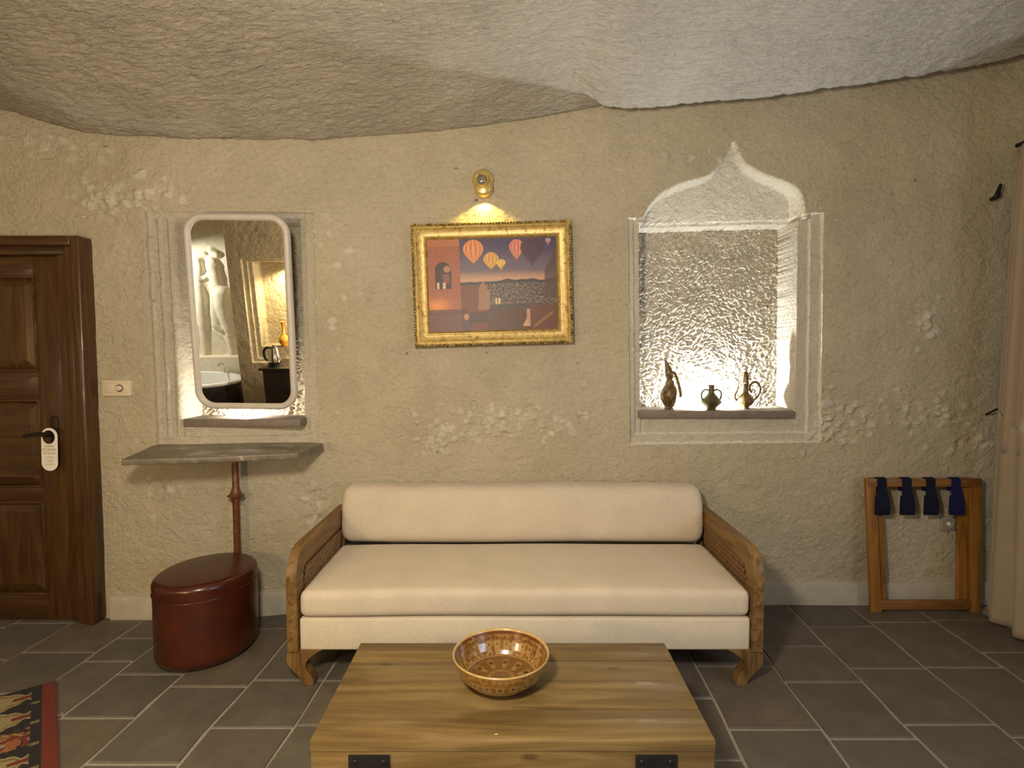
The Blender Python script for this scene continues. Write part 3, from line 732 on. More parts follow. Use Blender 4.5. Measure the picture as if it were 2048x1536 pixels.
# roll-shaped back cushion
bm = B(); n = 40; L0, L1 = ix0 + 0.004, ix1 - 0.004
profc = []
for k in range(36):
    t = 2 * PI * k / 36; cx_, sx_ = math.cos(t), math.sin(t)
    e_ = 0.62
    profc.append((0.105 * math.copysign(abs(cx_) ** e_, cx_), 0.160 * math.copysign(abs(sx_) ** e_, sx_)))
rings = []
for i in range(n + 1):
    a = i / n; ed = min(i, n - i) / 12.0
    ed = 0.055 * (1 - math.cos(min(ed, 1) * PI / 2)) if ed <= 1 else 0.055 + (min(i, n - i) - 12) / (n / 2 - 12) * ((L1 - L0) / 2 - 0.055)
    x = L0 + ed if i <= n / 2 else L1 - ed
    s = 1.0 if ed >= 0.055 else max(0.0, 1 - (1 - ed / 0.055) ** 2) ** 0.5 * 0.30 + 0.70
    ring = []
    for (py_, pz_) in profc:
        zz = 0.590 + pz_ * s + 0.003 * math.sin(x * 4) ; yy = hd - 0.045 + py_ * s + 0.14 * (pz_ / 0.16) * 0.12
        if pz_ * s > 0.0: yy += 0.0
        ring.append(bm.verts.new((x, yy, zz)))
    rings.append(ring)
for a, b_ in zip(rings, rings[1:]):
    for k in range(36): bm.faces.new((a[k], a[(k + 1) % 36], b_[(k + 1) % 36], b_[k]))
bm.faces.new(rings[0]); bm.faces.new(rings[-1][::-1])
obj('back_cushion', bm, M['linen'], sofa)
def arm_outline(y0, y1, z0, z1, r, n=10):
    pts = [(y1, z0), (y1, z1)]
    for k in range(n + 1):
        t = math.radians(90 + 90 * k / n); pts.append((y0 + r + r * math.cos(t), z1 - r + r * math.sin(t)))
    pts.append((y0, z0)); return pts
def ring_prism(bm, outer, inner, a0, a1):
    """frame between two same-length outlines in (y,z) extruded along x"""
    n = len(outer)
    vs4 = [[bm.verts.new((a, p[0], p[1])) for p in o] for a in (a0, a1) for o in (outer, inner)]
    o0, i0, o1, i1 = vs4
    for k in range(n):
        k2 = (k + 1) % n
        bm.faces.new((o0[k], o0[k2], i0[k2], i0[k])); bm.faces.new((o1[k], i1[k], i1[k2], o1[k2]))
        bm.faces.new((o0[k], o1[k], o1[k2], o0[k2])); bm.faces.new((i0[k], i0[k2], i1[k2], i1[k]))
for s in (-1, 1):
    xo = s * hw_; xi = s * (hw_ - AW)
    a0, a1 = min(xo, xi), max(xo, xi)
    bm = B()
    O = arm_outline(-hd - 0.012, hd, 0.165, 0.618, 0.13)
    I = arm_outline(-hd + 0.075, hd - 0.06, 0.30, 0.528, 0.05)
    ring_prism(bm, O, I, a0, a1)
    es = [e for e in bm.edges if abs(e.verts[0].co.x - e.verts[1].co.x) < 1e-6 and e.calc_face_angle(0) > 0.7 and e.is_manifold]
    bmesh.ops.bevel(bm, geom=es, offset=0.010, segments=3, profile=0.5, affect='EDGES')
    arm = obj('arm_frame', bm, M['oakY'], sofa)
    bm = B(); box(bm, a0 + 0.021, a1 - 0.021, -hd + 0.06, hd - 0.05, 0.29, 0.54); obj('cane_backing', bm, M['wickback'], arm, smooth=False)
    bm = B(); xin = xi + s * 0.012; xo2 = xo - s * 0.012
    for xx in (xin,):
        for k in range(29):
            y = -hd + 0.06 + k * 0.0240
            for d in (-1, 1):
                z0_, z1_ = 0.296, 0.50
                dy_ = d * 0.10
                m_ = Matrix.Translation((xx, y, 0.414)) @ Matrix.Rotation(d * -0.45, 4, 'X')
                L = 0.252
                yy = y
                if yy - 0.05 < -hd + 0.055 or yy + 0.05 > hd - 0.05: continue
                box(bm, -0.0022 + d * 0.001, 0.0022 + d * 0.001, -0.0026, 0.0026, -L / 2, L / 2, mtx=m_)
    ca = obj('cane_lattice', bm, M['wick'], arm, smooth=False); ca['kind'] = 'stuff'
    # curved front leg
    for fy_ in (-hd + 0.010, hd - 0.06):
        bm = B()
        P = [(0.0, 0.170), (0.012, 0.135), (0.008, 0.105), (-0.006, 0.080), (-0.030, 0.055), (-0.052, 0.030), (-0.060, 0.010), (-0.062, 0.0), (-0.105, 0.0), (-0.108, 0.018), (-0.098, 0.045), (-0.078, 0.072), (-0.070, 0.092), (-0.085, 0.120), (-0.120, 0.150), (-0.150, 0.166)]
        pts = [(s * (hw_ + q[0]), q[1]) for q in [(v.x, v.y) for v in catmull([(p_[0], p_[1], 0) for p_ in P], 3)]]
        pts = [(a_, max(0.0, b2)) for a_, b2 in pts]
        prism(bm, pts, fy_ - 0.006, fy_ + 0.050, 'Y', 0.008)
        obj('leg', bm, M['oakZ'], sofa, ang=50)

# ------------------------------------------------------------------ wooden trunk table
TX, TY0, TY1, TZ = 0.5675, 1.518, 2.055, 0.42
tb = thing('trunk_coffee_table', 'low pine trunk coffee table with black iron straps in front of the sofa', 'coffee table', (0.002, (TY0 + TY1) / 2, 0))
td = (TY1 - TY0) / 2
def ty(py): return atZ(1024, py, TZ).y - (TY0 + TY1) / 2
cuts = [td, ty(1322), ty(1418), -td]
for k in range(3):
    bm = B(); box(bm, -TX, TX, cuts[k + 1] + 0.0012, cuts[k] - 0.0012, TZ - 0.034, TZ, 0.004, 2)
    obj('plank', bm, M['pine'], tb)
bm = B(); box(bm, -TX + 0.002, TX - 0.002, -td + 0.003, -td + 0.028, 0.21, TZ - 0.0345, 0.003); obj('front_board', bm, M['pine'], tb)
bm = B(); box(bm, -TX + 0.002, TX - 0.002, -td + 0.003, -td + 0.028, 0.045, 0.209, 0.003); obj('front_board', bm, M['pine'], tb)
bm = B(); box(bm, -TX + 0.002, TX - 0.002, td - 0.028, td - 0.003, 0.045, TZ - 0.0345, 0.003); obj('back_board', bm, M['pine'], tb)
for s in (-1, 1):
    bm = B(); box(bm, min(s * (TX - 0.003), s * (TX - 0.028)), max(s * (TX - 0.003), s * (TX - 0.028)), -td + 0.0285, td - 0.0285, 0.045, TZ - 0.0345, 0.002); obj('side_board', bm, M['oakY'], tb)
    bm = B(); x_ = s * 0.401; box(bm, x_ - 0.058, x_ + 0.058, -td - 0.003, -td + 0.002, 0.26, 0.380, 0.0015)
    stp = obj('iron_strap', bm, M['iron'], tb)
    for (a_, c_) in ((-0.04, 0.36), (0.04, 0.36), (-0.04, 0.285), (0.04, 0.285)):
        bm = B(); lathe(bm, [(0, 0.004), (0.005, 0.003), (0.007, 0)], 10, Matrix.Translation((x_ + a_, -td - 0.003, c_)) @ Matrix.Rotation(PI / 2, 4, 'X'))
        obj('rivet', bm, M['iron'], stp)
    for e_ in (-1, 1):
        bm = B(); box(bm, s * (TX - 0.045) - 0.035, s * (TX - 0.045) + 0.035, e_ * (td - 0.045) - 0.035, e_ * (td - 0.045) + 0.035, 0, 0.0449, 0.004); obj('foot', bm, M['oakZ'], tb)

# ------------------------------------------------------------------ glazed bowl
bc = atZ(1002, 1304, 0.520)
prof = [(0.0, 0.004), (0.066, 0.004), (0.070, 0.0), (0.076, 0.002), (0.082, 0.009), (0.114, 0.020), (0.137, 0.044), (0.150, 0.072), (0.156, 0.094), (0.1585, 0.100), (0.156, 0.1035), (0.1515, 0.100), (0.147, 0.086), (0.139, 0.062), (0.128, 0.039), (0.119, 0.0265), (0.113, 0.0245), (0.104, 0.020), (0.06, 0.015), (0.0, 0.013)]
dense = []
for a, b_ in zip(prof, prof[1:]):
    for k in range(6): t = k / 6; dense.append((a[0] * (1 - t) + b_[0] * t, a[1] * (1 - t) + b_[1] * t))
dense.append(prof[-1]); nd = len(dense); ns = 240
R_ = np.array([d[0] for d in dense])[:, None]; Zp = np.array([d[1] for d in dense])[:, None]; th = np.linspace(0, 2 * PI, ns + 1)[None, :]
Vb = np.stack([R_ * np.cos(th), R_ * np.sin(th), Zp + 0 * th], -1)
ridx = np.arange(nd)[:, None] / (nd - 1) * 19.0 + 0 * th
c_d = np.array([0.16, 0.045, 0.008]); c_m = np.array([0.30, 0.135, 0.022]); c_l = np.array([0.50, 0.30, 0.085]); c_k = np.array([0.045, 0.012, 0.006])
outer_m = ridx < 9.5; rim = (ridx > 8.3) & (ridx < 11.3)
tone = np.ones(ridx.shape + (3,)) * c_m
def put(mask, col, a=1.0):
    global tone
    tone = np.where(mask[..., None], tone * (1 - a) + col * a, tone)
ins = ridx > 11
put(ins, c_m * 0.8)
ns1 = gn(th * 8, ridx * 2.0, 3); put(ns1 > 0.22, c_l, 0.45); put(ns1 < -0.25, c_d, 0.5)
put((ridx > 11.3) & (ridx < 11.9), c_d)
put((ridx > 15) & (ridx < 16.1), c_l, 0.4); put((ridx > 16.1) & (ridx < 16.7), c_d, 0.8)
put(ridx > 16.7, c_m * 0.62, 0.9)
# dotted bands: inner wall
ph = (th * 28 / (2 * PI)) % 1
put((ridx > 12.2) & (ridx < 12.6) & (((th * 60 / (2 * PI)) % 1) < 0.5), c_d, 0.9)
put((ridx > 12.8) & (ridx < 14.2) & (np.abs(ph - 0.5) < 0.32) & (gn(th * 3, 0 * ridx, 9) > -0.1), c_l, 0.6)
put((ridx > 13.0) & (ridx < 13.5) & (np.abs(ph - 0.5) < 0.13), c_k, 0.7)
put((ridx > 14.4) & (ridx < 14.9) & (((th * 44 / (2 * PI) + .3) % 1) < 0.5), c_l, 0.6)
ph2 = (th * 11 / (2 * PI)) % 1
put((ridx > 17.15) & (ridx < 18.15) & (np.abs(ph2 - 0.5) < 0.20), c_l, 0.55)
put((ridx > 17.2) & (ridx < 17.55) & (np.abs(ph2 - 0.5) < 0.14), c_k, 0.95)
put((ridx > 18.3) & (ridx < 18.5), c_l, 0.5)
ph3 = (th * 22 / (2 * PI)) % 1
put((ridx > 6.0) & (ridx < 7.0) & (np.abs(ph3 - 0.5) < 0.30), c_l, 0.7)
put((ridx > 6.3) & (ridx < 6.65) & (np.abs(ph3 - 0.5) < 0.16), c_k, 0.9)
put((ridx > 7.2) & (ridx < 8.2) & (np.abs(((th * 46 / (2 * PI)) % 1) - 0.5) < 0.25), c_l, 0.35)
put((ridx < 4.6) & (ridx > 3), c_d, 0.35)
put(rim, np.array([0.66, 0.44, 0.16]), 0.9)
bowl = gridmesh('ceramic_bowl', Vb, M['glaze'], tone * 0.8); bowl.location = (bc.x, bc.y, TZ)
setp(bowl, 'amber glazed ceramic bowl with dark petal marks on the trunk table', 'bowl')

# ------------------------------------------------------------------ leather ottoman
ot = thing('leather_ottoman', 'round rust-red leather ottoman under the stone console shelf', 'ottoman', (-1.535, 2.785, 0), -0.25)
H = 0.42
def rcyl(z0, z1, r, rb, rt, n=7):
    p_ = [(0, z0)]
    for k in range(n + 1): t = -PI / 2 + PI / 2 * k / n; p_.append((r - rb + rb * math.cos(t), z0 + rb + rb * math.sin(t)))
    for k in range(n + 1): t = PI / 2 * k / n; p_.append((r - rt + rt * math.cos(t), z1 - rt + rt * math.sin(t)))
    p_.append((0, z1)); return p_
bm = B(); lathe(bm, rcyl(0.0, H - 0.070, 0.228, 0.062, 0.010), 72, sx=0.96, sy=1.10); obj('ottoman_body', bm, M['leather'], ot)
bm = B(); p_ = rcyl(H - 0.071, H, 0.230, 0.008, 0.032); p_.insert(-1, (0.12, H + 0.004)); p_[-1] = (0, H + 0.006); lathe(bm, p_, 72, sx=0.96, sy=1.10); obj('ottoman_top', bm, M['leather'], ot)
bm = B(); tube(bm, [Vector((0.2295 * 0.96 * math.cos(t), 0.2295 * 1.10 * math.sin(t), H - 0.0705)) for t in np.linspace(0, 2 * PI, 73)], 0.0035, 6); obj('piping', bm, M['leather'], ot)

# ------------------------------------------------------------------ console shelf with iron post
CZ = 0.990
cs = thing('console_shelf', 'dark marble console shelf on a rusty iron post below the mirror niche', 'console shelf', (-1.5, 3.0, 0))
P0 = [atZ(243, 919, CZ), atZ(420, 914, CZ), atZ(595, 906, CZ), atZ(641, 889, CZ)]
pl2 = [(p_.x, p_.y) for p_ in P0]; pl2[-1] = (pl2[-1][0], 3.17); pl2 += [(-1.14, 3.20), (-1.95, 3.20), (-1.985, 3.10), (atZ(300, 894, CZ).x, atZ(300, 894, CZ).y)]
bm = B(); prism(bm, [(a_ + 1.5, b2 - 3.0) for a_, b2 in pl2], CZ - 0.030, CZ, 'Z', 0.004)
rngc = random.Random(3)
obj('shelf_slab', bm, M['marble'], cs, ang=50)
pp = atY(472, 1000, 3.07)
bm = B()
def post_prof():
    zc = atY(468, 991, 3.07).z; r = 0.0175
    return [(0.0, 0.0), (0.05, 0.0), (0.05, 0.012), (0.022, 0.02), (r, 0.03), (r * 1.05, zc - 0.040), (0.026, zc - 0.026), (0.026, zc - 0.018), (0.030, zc - 0.010), (0.045, zc), (0.030, zc + 0.010), (0.026, zc + 0.022), (0.022, zc + 0.034), (r, zc + 0.045), (r, CZ - 0.045), (0.030, CZ - 0.034), (0.030, CZ - 0.0302), (0, CZ - 0.0302)]
lathe(bm, post_prof(), 24, Matrix.Translation((pp.x + 1.5, 0.07, 0)))
obj('iron_post', bm, M['rust'], cs)

# ------------------------------------------------------------------ mirror leaning forward in the left niche
TAU = math.radians(5.6)
mc = atY(482, 628, 3.13)
mw = (205 / F * 3.13 / 1.0 + 0.004) / 2; mh = 0.535
mir = thing('wall_mirror', 'tall white-framed rounded mirror tilted forward in the left niche', 'mirror', mc)
mir.rotation_euler = (TAU, math.radians(0.6), 0)
fwm = 0.034
oo = rrect(-mw, mw, -mh, mh, 0.105, 10); ii = rrect(-mw + fwm, mw - fwm, -mh + fwm, mh - fwm, 0.075, 10)
bm = B()
n = len(oo)
prof_f = [(0.0, 0.022), (0.0, 0.002), (0.15, -0.008), (0.5, -0.012), (0.8, -0.008), (1.0, 0.0), (1.0, 0.014)]
lay = [[bm.verts.new((oo[k][0] * (1 - f_) + ii[k][0] * f_, yy, oo[k][1] * (1 - f_) + ii[k][1] * f_)) for k in range(n)] for f_, yy in prof_f]
for a, b_ in zip(lay, lay[1:]):
    for k in range(n): bm.faces.new((a[k], a[(k + 1) % n], b_[(k + 1) % n], b_[k]))
bmesh.ops.remove_doubles(bm, verts=bm.verts, dist=1e-5)
obj('mirror_frame', bm, M['white'], mir, ang=60)
bm = B(); bm.faces.new([bm.verts.new((p_[0], 0.006, p_[1])) for p_ in rrect(-mw + fwm - 0.004, mw - fwm + 0.004, -mh + fwm - 0.004, mh - fwm + 0.004, 0.078, 10)])
obj('mirror_glass', bm, M['mirror'], mir, smooth=False)
bm = B(); prism(bm, rrect(-mw + 0.008, mw - 0.008, -mh + 0.008, mh - 0.008, 0.1, 8), 0.012, 0.022, 'Y'); obj('backing_board', bm, M['oakZ'], mir, smooth=False)
for z_ in (0.36, -0.36):
    bm = B(); box(bm, -0.06, 0.06, 0.022, 0.235 - z_ * 0.1, z_ - 0.012, z_ + 0.012, 0.003); obj('wall_bracket', bm, M['iron'], mir)

# shelves in the niches
s0 = atY(356, 838, 3.17); s1_ = atY(604, 834, 3.17)
bm = B(); box(bm, NL.X(357), NL.X(606), 3.155, 3.36, NL.Z(838) - 0.038, NL.Z(838) + 0.006, 0.006)
setp(obj('niche_shelf', bm, M['shelf']), 'grey stone shelf under the mirror in the left niche', 'shelf')
zR = NR.Z(821)
bm = B(); box(bm, NR.X(1281), NR.X(1597), 3.335, 3.66, zR - 0.045, zR, 0.006)
shR = obj('niche_shelf', bm, M['shelf']); setp(shR, 'dark stone shelf holding three metal vessels in the arched niche', 'shelf')
zRs = zR; zLs = NL.Z(838) + 0.006

# small recessed uplights on the shelves
def uplight(x, y, z, label, power, col, r=0.018, kind='SPOT'):
    t = thing('uplight', label, 'spotlight', (x, y, z))
    bm = B(); lathe(bm, [(0.0, 0.0), (r + 0.008, 0.0), (r + 0.008, 0.012), (r + 0.003, 0.016), (r, 0.016), (r, 0.008), (0, 0.008)], 24); obj('lamp_ring', bm, M['chrome'], t)
    bm = B(); lathe(bm, [(r * 0.97, 0.010), (0.0, 0.010)], 24); obj('lamp_lens', bm, M['glow'], t)
    kw = dict(spot_size=math.radians(165), spot_blend=0.5) if kind == 'SPOT' else {}
    lamp('uplight_bulb', kind, (x, y, z + 0.035), power, col, aim=(x, y, z + 1), shadow_soft_size=0.012, **kw)
    return t
up = atY(1413, 812, 3.50)
uplight(up.x, 3.510, zRs, 'small round uplight on the arched niche shelf behind the vases', 74, (0.90, 0.96, 1.0), 0.018, 'POINT')
uplight(atY(492, 820, 3.3).x, 3.285, zLs, 'small round uplight on the left niche shelf behind the mirror', 13, (0.95, 0.93, 0.85), 0.012, 'POINT')

# ------------------------------------------------------------------ metal vessels on the right shelf
VY = 3.44
def vz(py): return atY(1400, py, VY).z
# tall ewer with pointed spout
k_ = VY / F
pxm = 3.44 / F * 1.0
e1 = atY(1339, 820, VY); ew = thing('brass_ewer', 'tall aged brass ewer with a pointed spout, leftmost on the niche shelf', 'ewer', (e1.x, VY, zRs))
s_ = k_ * 1.0  # metres per photo pixel at that depth
def sc_(pts): return [(a * s_, b2 * s_) for a, b2 in pts]
bm = B(); lathe(bm, sc_([(0, 0), (10, 0), (10.5, 2), (9, 5), (12, 9), (16, 16), (18, 23), (18.5, 30), (17, 37), (13, 43), (9, 50), (7, 58), (0, 58)]), 32); obj('ewer_body', bm, M['antique'], ew)
bm = B(); tube(bm, [Vector((a * s_, 0, b2 * s_)) for a, b2 in ((-3, 50), (-1, 58), (-1.5, 68), (-3, 78), (-6, 88), (-9, 96), (-11.5, 102))], [6.5 * s_, 5.6 * s_, 8.2 * s_, 7.4 * s_, 4.8 * s_, 2.6 * s_, 0.5 * s_], 14); obj('spout', bm, M['antique'], ew)
bm = B(); tube(bm, catmull([Vector((a * s_, 0, b2 * s_)) for a, b2 in ((3, 74), (9, 72), (15, 58), (20, 40), (22, 28), (20, 26), (16, 22))], 5), [3.0 * s_, 3.0 * s_, 3.4 * s_, 2.2 * s_], 8); obj('handle', bm, M['antique'], ew)
e2 = atY(1422, 821, VY - 0.02); vs2 = thing('squat_vase', 'small squat two-handled vase with green patina, middle of the niche shelf', 'vase', (e2.x, VY - 0.02, zRs))
bm = B(); lathe(bm, sc_([(0, 0), (9, 0), (9.5, 2), (11, 5), (17, 10), (20.5, 15), (17, 20), (11, 27), (6.5, 33), (5.4, 38), (5.6, 44), (6.6, 49), (5.4, 49), (4.5, 42), (0, 36)]), 32); obj('vase_body', bm, M['patina'], vs2)
for s in (-1, 1):
    bm = B(); tube(bm, catmull([Vector((s * a * s_, 0, b2 * s_)) for a, b2 in ((5, 38), (12, 39.5), (18, 35), (19.5, 27), (17, 18))], 5), 2.2 * s_, 8); obj('handle', bm, M['patina'], vs2)
e3 = atY(1490, 819, VY + 0.02); tp = thing('brass_coffee_pot', 'aged brass coffee pot with slim neck and ring handle, rightmost on the niche shelf', 'coffee pot', (e3.x, VY + 0.02, zRs))
bm = B(); lathe(bm, sc_([(0, 0), (9, 0), (9, 2), (7, 4), (13, 9), (17.5, 15), (17, 20), (12, 27), (6.5, 32), (5.2, 40), (5.4, 50), (7.2, 53), (5.8, 56), (6.4, 62), (6, 68), (4.4, 73), (1.6, 76), (2.2, 78), (0, 80)]), 32); obj('pot_body', bm, M['antique'], tp)
bm = B(); tube(bm, catmull([Vector((a * s_, 0, b2 * s_)) for a, b2 in ((-12, 16), (-20, 19), (-21.5, 27), (-17, 37), (-15, 46), (-18, 54), (-24, 60))], 5), [3.2 * s_, 2.6 * s_, 1.4 * s_, 0.8 * s_], 10); obj('spout', bm, M['antique'], tp)
bm = B(); tube(bm, catmull([Vector((a * s_, 0, b2 * s_)) for a, b2 in ((13, 33), (9, 38), (10, 48), (17, 54), (25, 52), (30, 42), (28, 30), (20, 20), (13, 14))], 5), 2.2 * s_, 8); obj('handle', bm, M['antique'], tp)

# ------------------------------------------------------------------ framed painting
PY = 3.285
tl, tr, br, bl = [atY(*q, PY) for q in ((821, 449), (1143, 439), (1147, 687), (830, 696))]
cen = (tl + tr + br + bl) / 4
pw = ((tr - tl).length + (br - bl).length) / 4; phh = ((tl - bl).length + (tr - br).length) / 4
pic = thing('framed_painting', 'gold framed painting of hot-air balloons over a stone valley town', 'painting', cen)
pic.rotation_euler = (0, -math.radians(1.6), 0)
def frame_ring(bm, w0, h0, w1, h1, y0, y1):
    o = [bm.verts.new((sx * w0, y0, sz * h0)) for sx, sz in ((-1, -1), (1, -1), (1, 1), (-1, 1))]
    i_ = [bm.verts.new((sx * w1, y1, sz * h1)) for sx, sz in ((-1, -1), (1, -1), (1, 1), (-1, 1))]
    for k in range(4): bm.faces.new((o[k], o[(k + 1) % 4], i_[(k + 1) % 4], i_[k]))
def molding(bm, steps):
    for (a, ya), (b_, yb) in zip(steps, steps[1:]): frame_ring(bm, pw - a, phh - a, pw - b_, phh - b_, ya, yb)
    bmesh.ops.remove_doubles(bm, verts=bm.verts, dist=1e-5)
bm = B(); molding(bm, [(0.004, 0.03), (0.004, -0.010), (0.018, -0.016), (0.030, -0.016), (0.032, -0.010), (0.052, 0.000), (0.070, 0.004), (0.072, -0.004), (0.080, -0.005), (0.090, 0.010), (0.092, 0.016)])
obj('frame_moulding', bm, M['gilt'], pic, ang=25)
bm = B()   # beaded rope round the outer edge
def bead(x, z, a):
    m_ = Matrix.Translation((x, -0.014, z)) @ Matrix.Rotation(a, 4, 'Y') @ Matrix.Diagonal((1.0, 0.9, 0.55, 1))
    bmesh.ops.create_icosphere(bm, subdivisions=1, radius=0.0125, matrix=m_)
st_ = 0.0165; e_ = 0.010
for k in range(int(2 * (pw - e_) / st_)): x = -pw + e_ + k * st_; bead(x, phh - e_, -0.8); bead(x, -phh + e_, 0.8)
for k in range(int(2 * (phh - e_) / st_)): z = -phh + e_ + k * st_; bead(pw - e_, z, 0.8); bead(-pw + e_, z, -0.8)
rp = obj('rope_edge', bm, M['rope'], pic); rp['kind'] = 'stuff'
# the print: colours per vertex, in the 1498-px crop's coordinates
iw, ih = pw - 0.088, phh - 0.088
nu, nv = 330, 240
U, Vv = np.meshgrid(np.linspace(0, 1, nu), np.linspace(0, 1, nv))
qx = 250 + U * 995; qy = 1310 - Vv * 705
def s3(r, g, b_): return np.array(srgb(r, g, b_)[:3])
n1 = fbm(qx / 60, qy / 40, 4, 1); n2 = fbm(qx / 22, qy / 14, 4, 2); n3 = fbm(qx / 9, qy / 7, 3, 3)
T = np.zeros(qx.shape + (3,))
def lay_(m, c):
    global T
    m = np.clip(m, 0, 1)[..., None] if np.ndim(m) == 2 else m
    T = T * (1 - m) + np.asarray(c) * m
def tt2(a, b_, v): return sstep(a, b_, v)
sky = s3(66, 52, 92) * (1 - tt2(620, 860, qy))[..., None] + s3(112, 92, 108) * tt2(620, 860, qy)[..., None]
sky = sky * (1 - tt2(840, 925, qy))[..., None] + s3(206, 158, 124) * tt2(840, 925, qy)[..., None]
T = sky * (1 + 0.12 * n1[..., None])
town = s3(74, 58, 50) * (1 + 0.5 * n2[..., None]); lit = s3(176, 150, 128)
hor = 935 + 14 * gn(qx / 90, qx * 0, 6) - 12 * tt2(700, 900, qx)
lay_((qy > hor) * 1.0, town)
vm = (qy > 950) & (qy < 1110) & (qx > 700); lay_(vm * tt2(0.10, 0.32, n3 + 0.6 * n2), lit)
lay_(((qy > hor) & (qy < hor + 22)) * 0.8, s3(52, 46, 58))
fg = s3(92, 52, 32) * (1 + 0.5 * n2[..., None]); lay_(tt2(1110, 1190, qy), fg)
lay_(((qx < 700) & (qy > 960)) * 0.95, s3(122, 62, 34) * (1 + 0.35 * n2[..., None]))
lay_(((qx < 500) & (qy > 605)) * 1.0, s3(168, 92, 56) * (1 + 0.28 * n2[..., None]))
lay_((qx < 500) * np.exp(-((qx - 320) / 90) ** 2 - ((qy - 1110) / 50) ** 2), s3(246, 150, 66))
lay_((qx < 500) * (qy < 660) * 0.35, s3(220, 140, 80))
arch = (np.abs(qx - 367) < 62) & (qy > 840) & (qy < 985) | (np.hypot(qx - 367, (qy - 840)) < 62)
lay_(arch * 1.0, s3(64, 34, 34)); lay_((np.hypot(qx - 398, qy - 832) < 26) * 0.9, s3(196, 130, 92)); lay_(((np.abs(qx - 390) < 24) & (qy > 870) & (qy < 940)) * 0.8, s3(150, 84, 58))
lay_((((np.abs(qx - 328) < 9) | (np.abs(qx - 375) < 11)) & (qy > 935) & (qy < 980)) * 0.9, s3(240, 206, 170))
lay_(((qx < 560) & (qy > 1140) & (qy < 1185)) * 0.8, s3(84, 42, 38)); lay_(((qx < 590) & (qy > 1185)) * 0.75, s3(88, 60, 68) * (1 + .4 * n2[..., None]))
lay_(((qx > 560) & (qx < 700) & (qy > 1165) & (qy < 1250)) * 0.7, s3(48, 40, 38))
lay_((np.abs(qx - 672) < 30 + (qy - 940) * 0.05) & (qy > 935) & (qy < 1150) & (np.abs(qx - 672) < (qy - 925) * 0.6), s3(162, 112, 82))
lay_(((np.abs(qx - 712) < 12) & (qy > 1000) & (qy < 1140)) * 0.8, s3(170, 120, 92))
lay_((((np.abs(qx - 772) < 7) | (np.abs(qx - 794) < 7)) & (qy > 1062) & (qy < 1108)) * 1.0, s3(246, 206, 150))
lay_((np.hypot(qx - 538, (qy - 1200) * 0.8) < 20) * 0.9, s3(206, 140, 100))
lay_(((qx > 1150) & (qy > 760 + (1200 - qx) * 2.0) & (qy < 1070)) * 0.85, s3(90, 62, 58) * (1 + .3 * n2[..., None]))
lay_(((qx > 1030) & (qy > 1110)) * 0.6, s3(116, 58, 36)); lay_((np.abs((qx - 1060) * 0.72 + (qy - 1285)) < 14) & (qx > 1060) & (qx < 1210), s3(150, 98, 56))
lay_((np.abs(qx - 1018) < 14) & (qy > 1150) & (qy < 1280), s3(200, 150, 112)); lay_((np.abs(qx - 1000) < (qy - 1225) * 0.5) & (qy > 1225) & (qy < 1282), s3(214, 160, 120))
lay_(tt2(0, 1, (1270 - qx) / 40 * -1 + 1) * 0, s3(0, 0, 0))
def balloon(cx, cy, rx, ry, tip, col, col2, ns_=6):
    dx_ = (qx - cx); up_ = np.hypot(dx_ / rx, (qy - cy) / ry) < 1
    k = np.clip((qy - cy) / (tip - cy), 0, 1); wdt = rx * (1 - k ** 1.5 * 0.93)
    dn = (qy >= cy) & (qy < tip) & (np.abs(dx_) < wdt)
    m = (up_ & (qy < cy)) | dn
    w_ = np.where(dn, wdt, rx * np.sqrt(np.clip(1 - ((qy - cy) / ry) ** 2, 0.02, 1)))
    g = np.abs(((np.arcsin(np.clip(dx_ / w_, -1, 1)) / PI + 0.5) * ns_) % 1 - 0.5) < 0.22
    T[m] = np.where(g[m][:, None], col2, col) * (1 + 0.35 * n3[m][:, None])
    bk = (np.abs(dx_) < 7) & (qy > tip + 2) & (qy < tip + 14); T[bk] = col2 * 0.6
balloon(605, 690, 80, 75, 790, s3(242, 160, 96), s3(214, 112, 58)); balloon(740, 768, 60, 55, 838, s3(240, 184, 88), s3(206, 140, 60)); balloon(815, 792, 37, 24, 836, s3(250, 200, 90), s3(228, 170, 70), 4)
balloon(938, 680, 56, 60, 768, s3(238, 150, 120), s3(200, 104, 96)); balloon(1058, 690, 90, 85, 806, s3(96, 54, 66), s3(62, 38, 62), 12); balloon(1182, 634, 22, 18, 656, s3(200, 160, 160), s3(180, 130, 140), 3)
T = np.clip(T, 0.002, 1)
V = np.stack([(U * 2 - 1) * iw, 0 * U + 0.010, (Vv * 2 - 1) * ih], -1)
gridmesh('painted_print', V, M['print'], T * 0.85, pic)
bm = B(); box(bm, -iw - 0.01, iw + 0.01, 0.0115, 0.028, -ih - 0.01, ih + 0.01); obj('backing_board', bm, M['canvas'], pic, smooth=False)

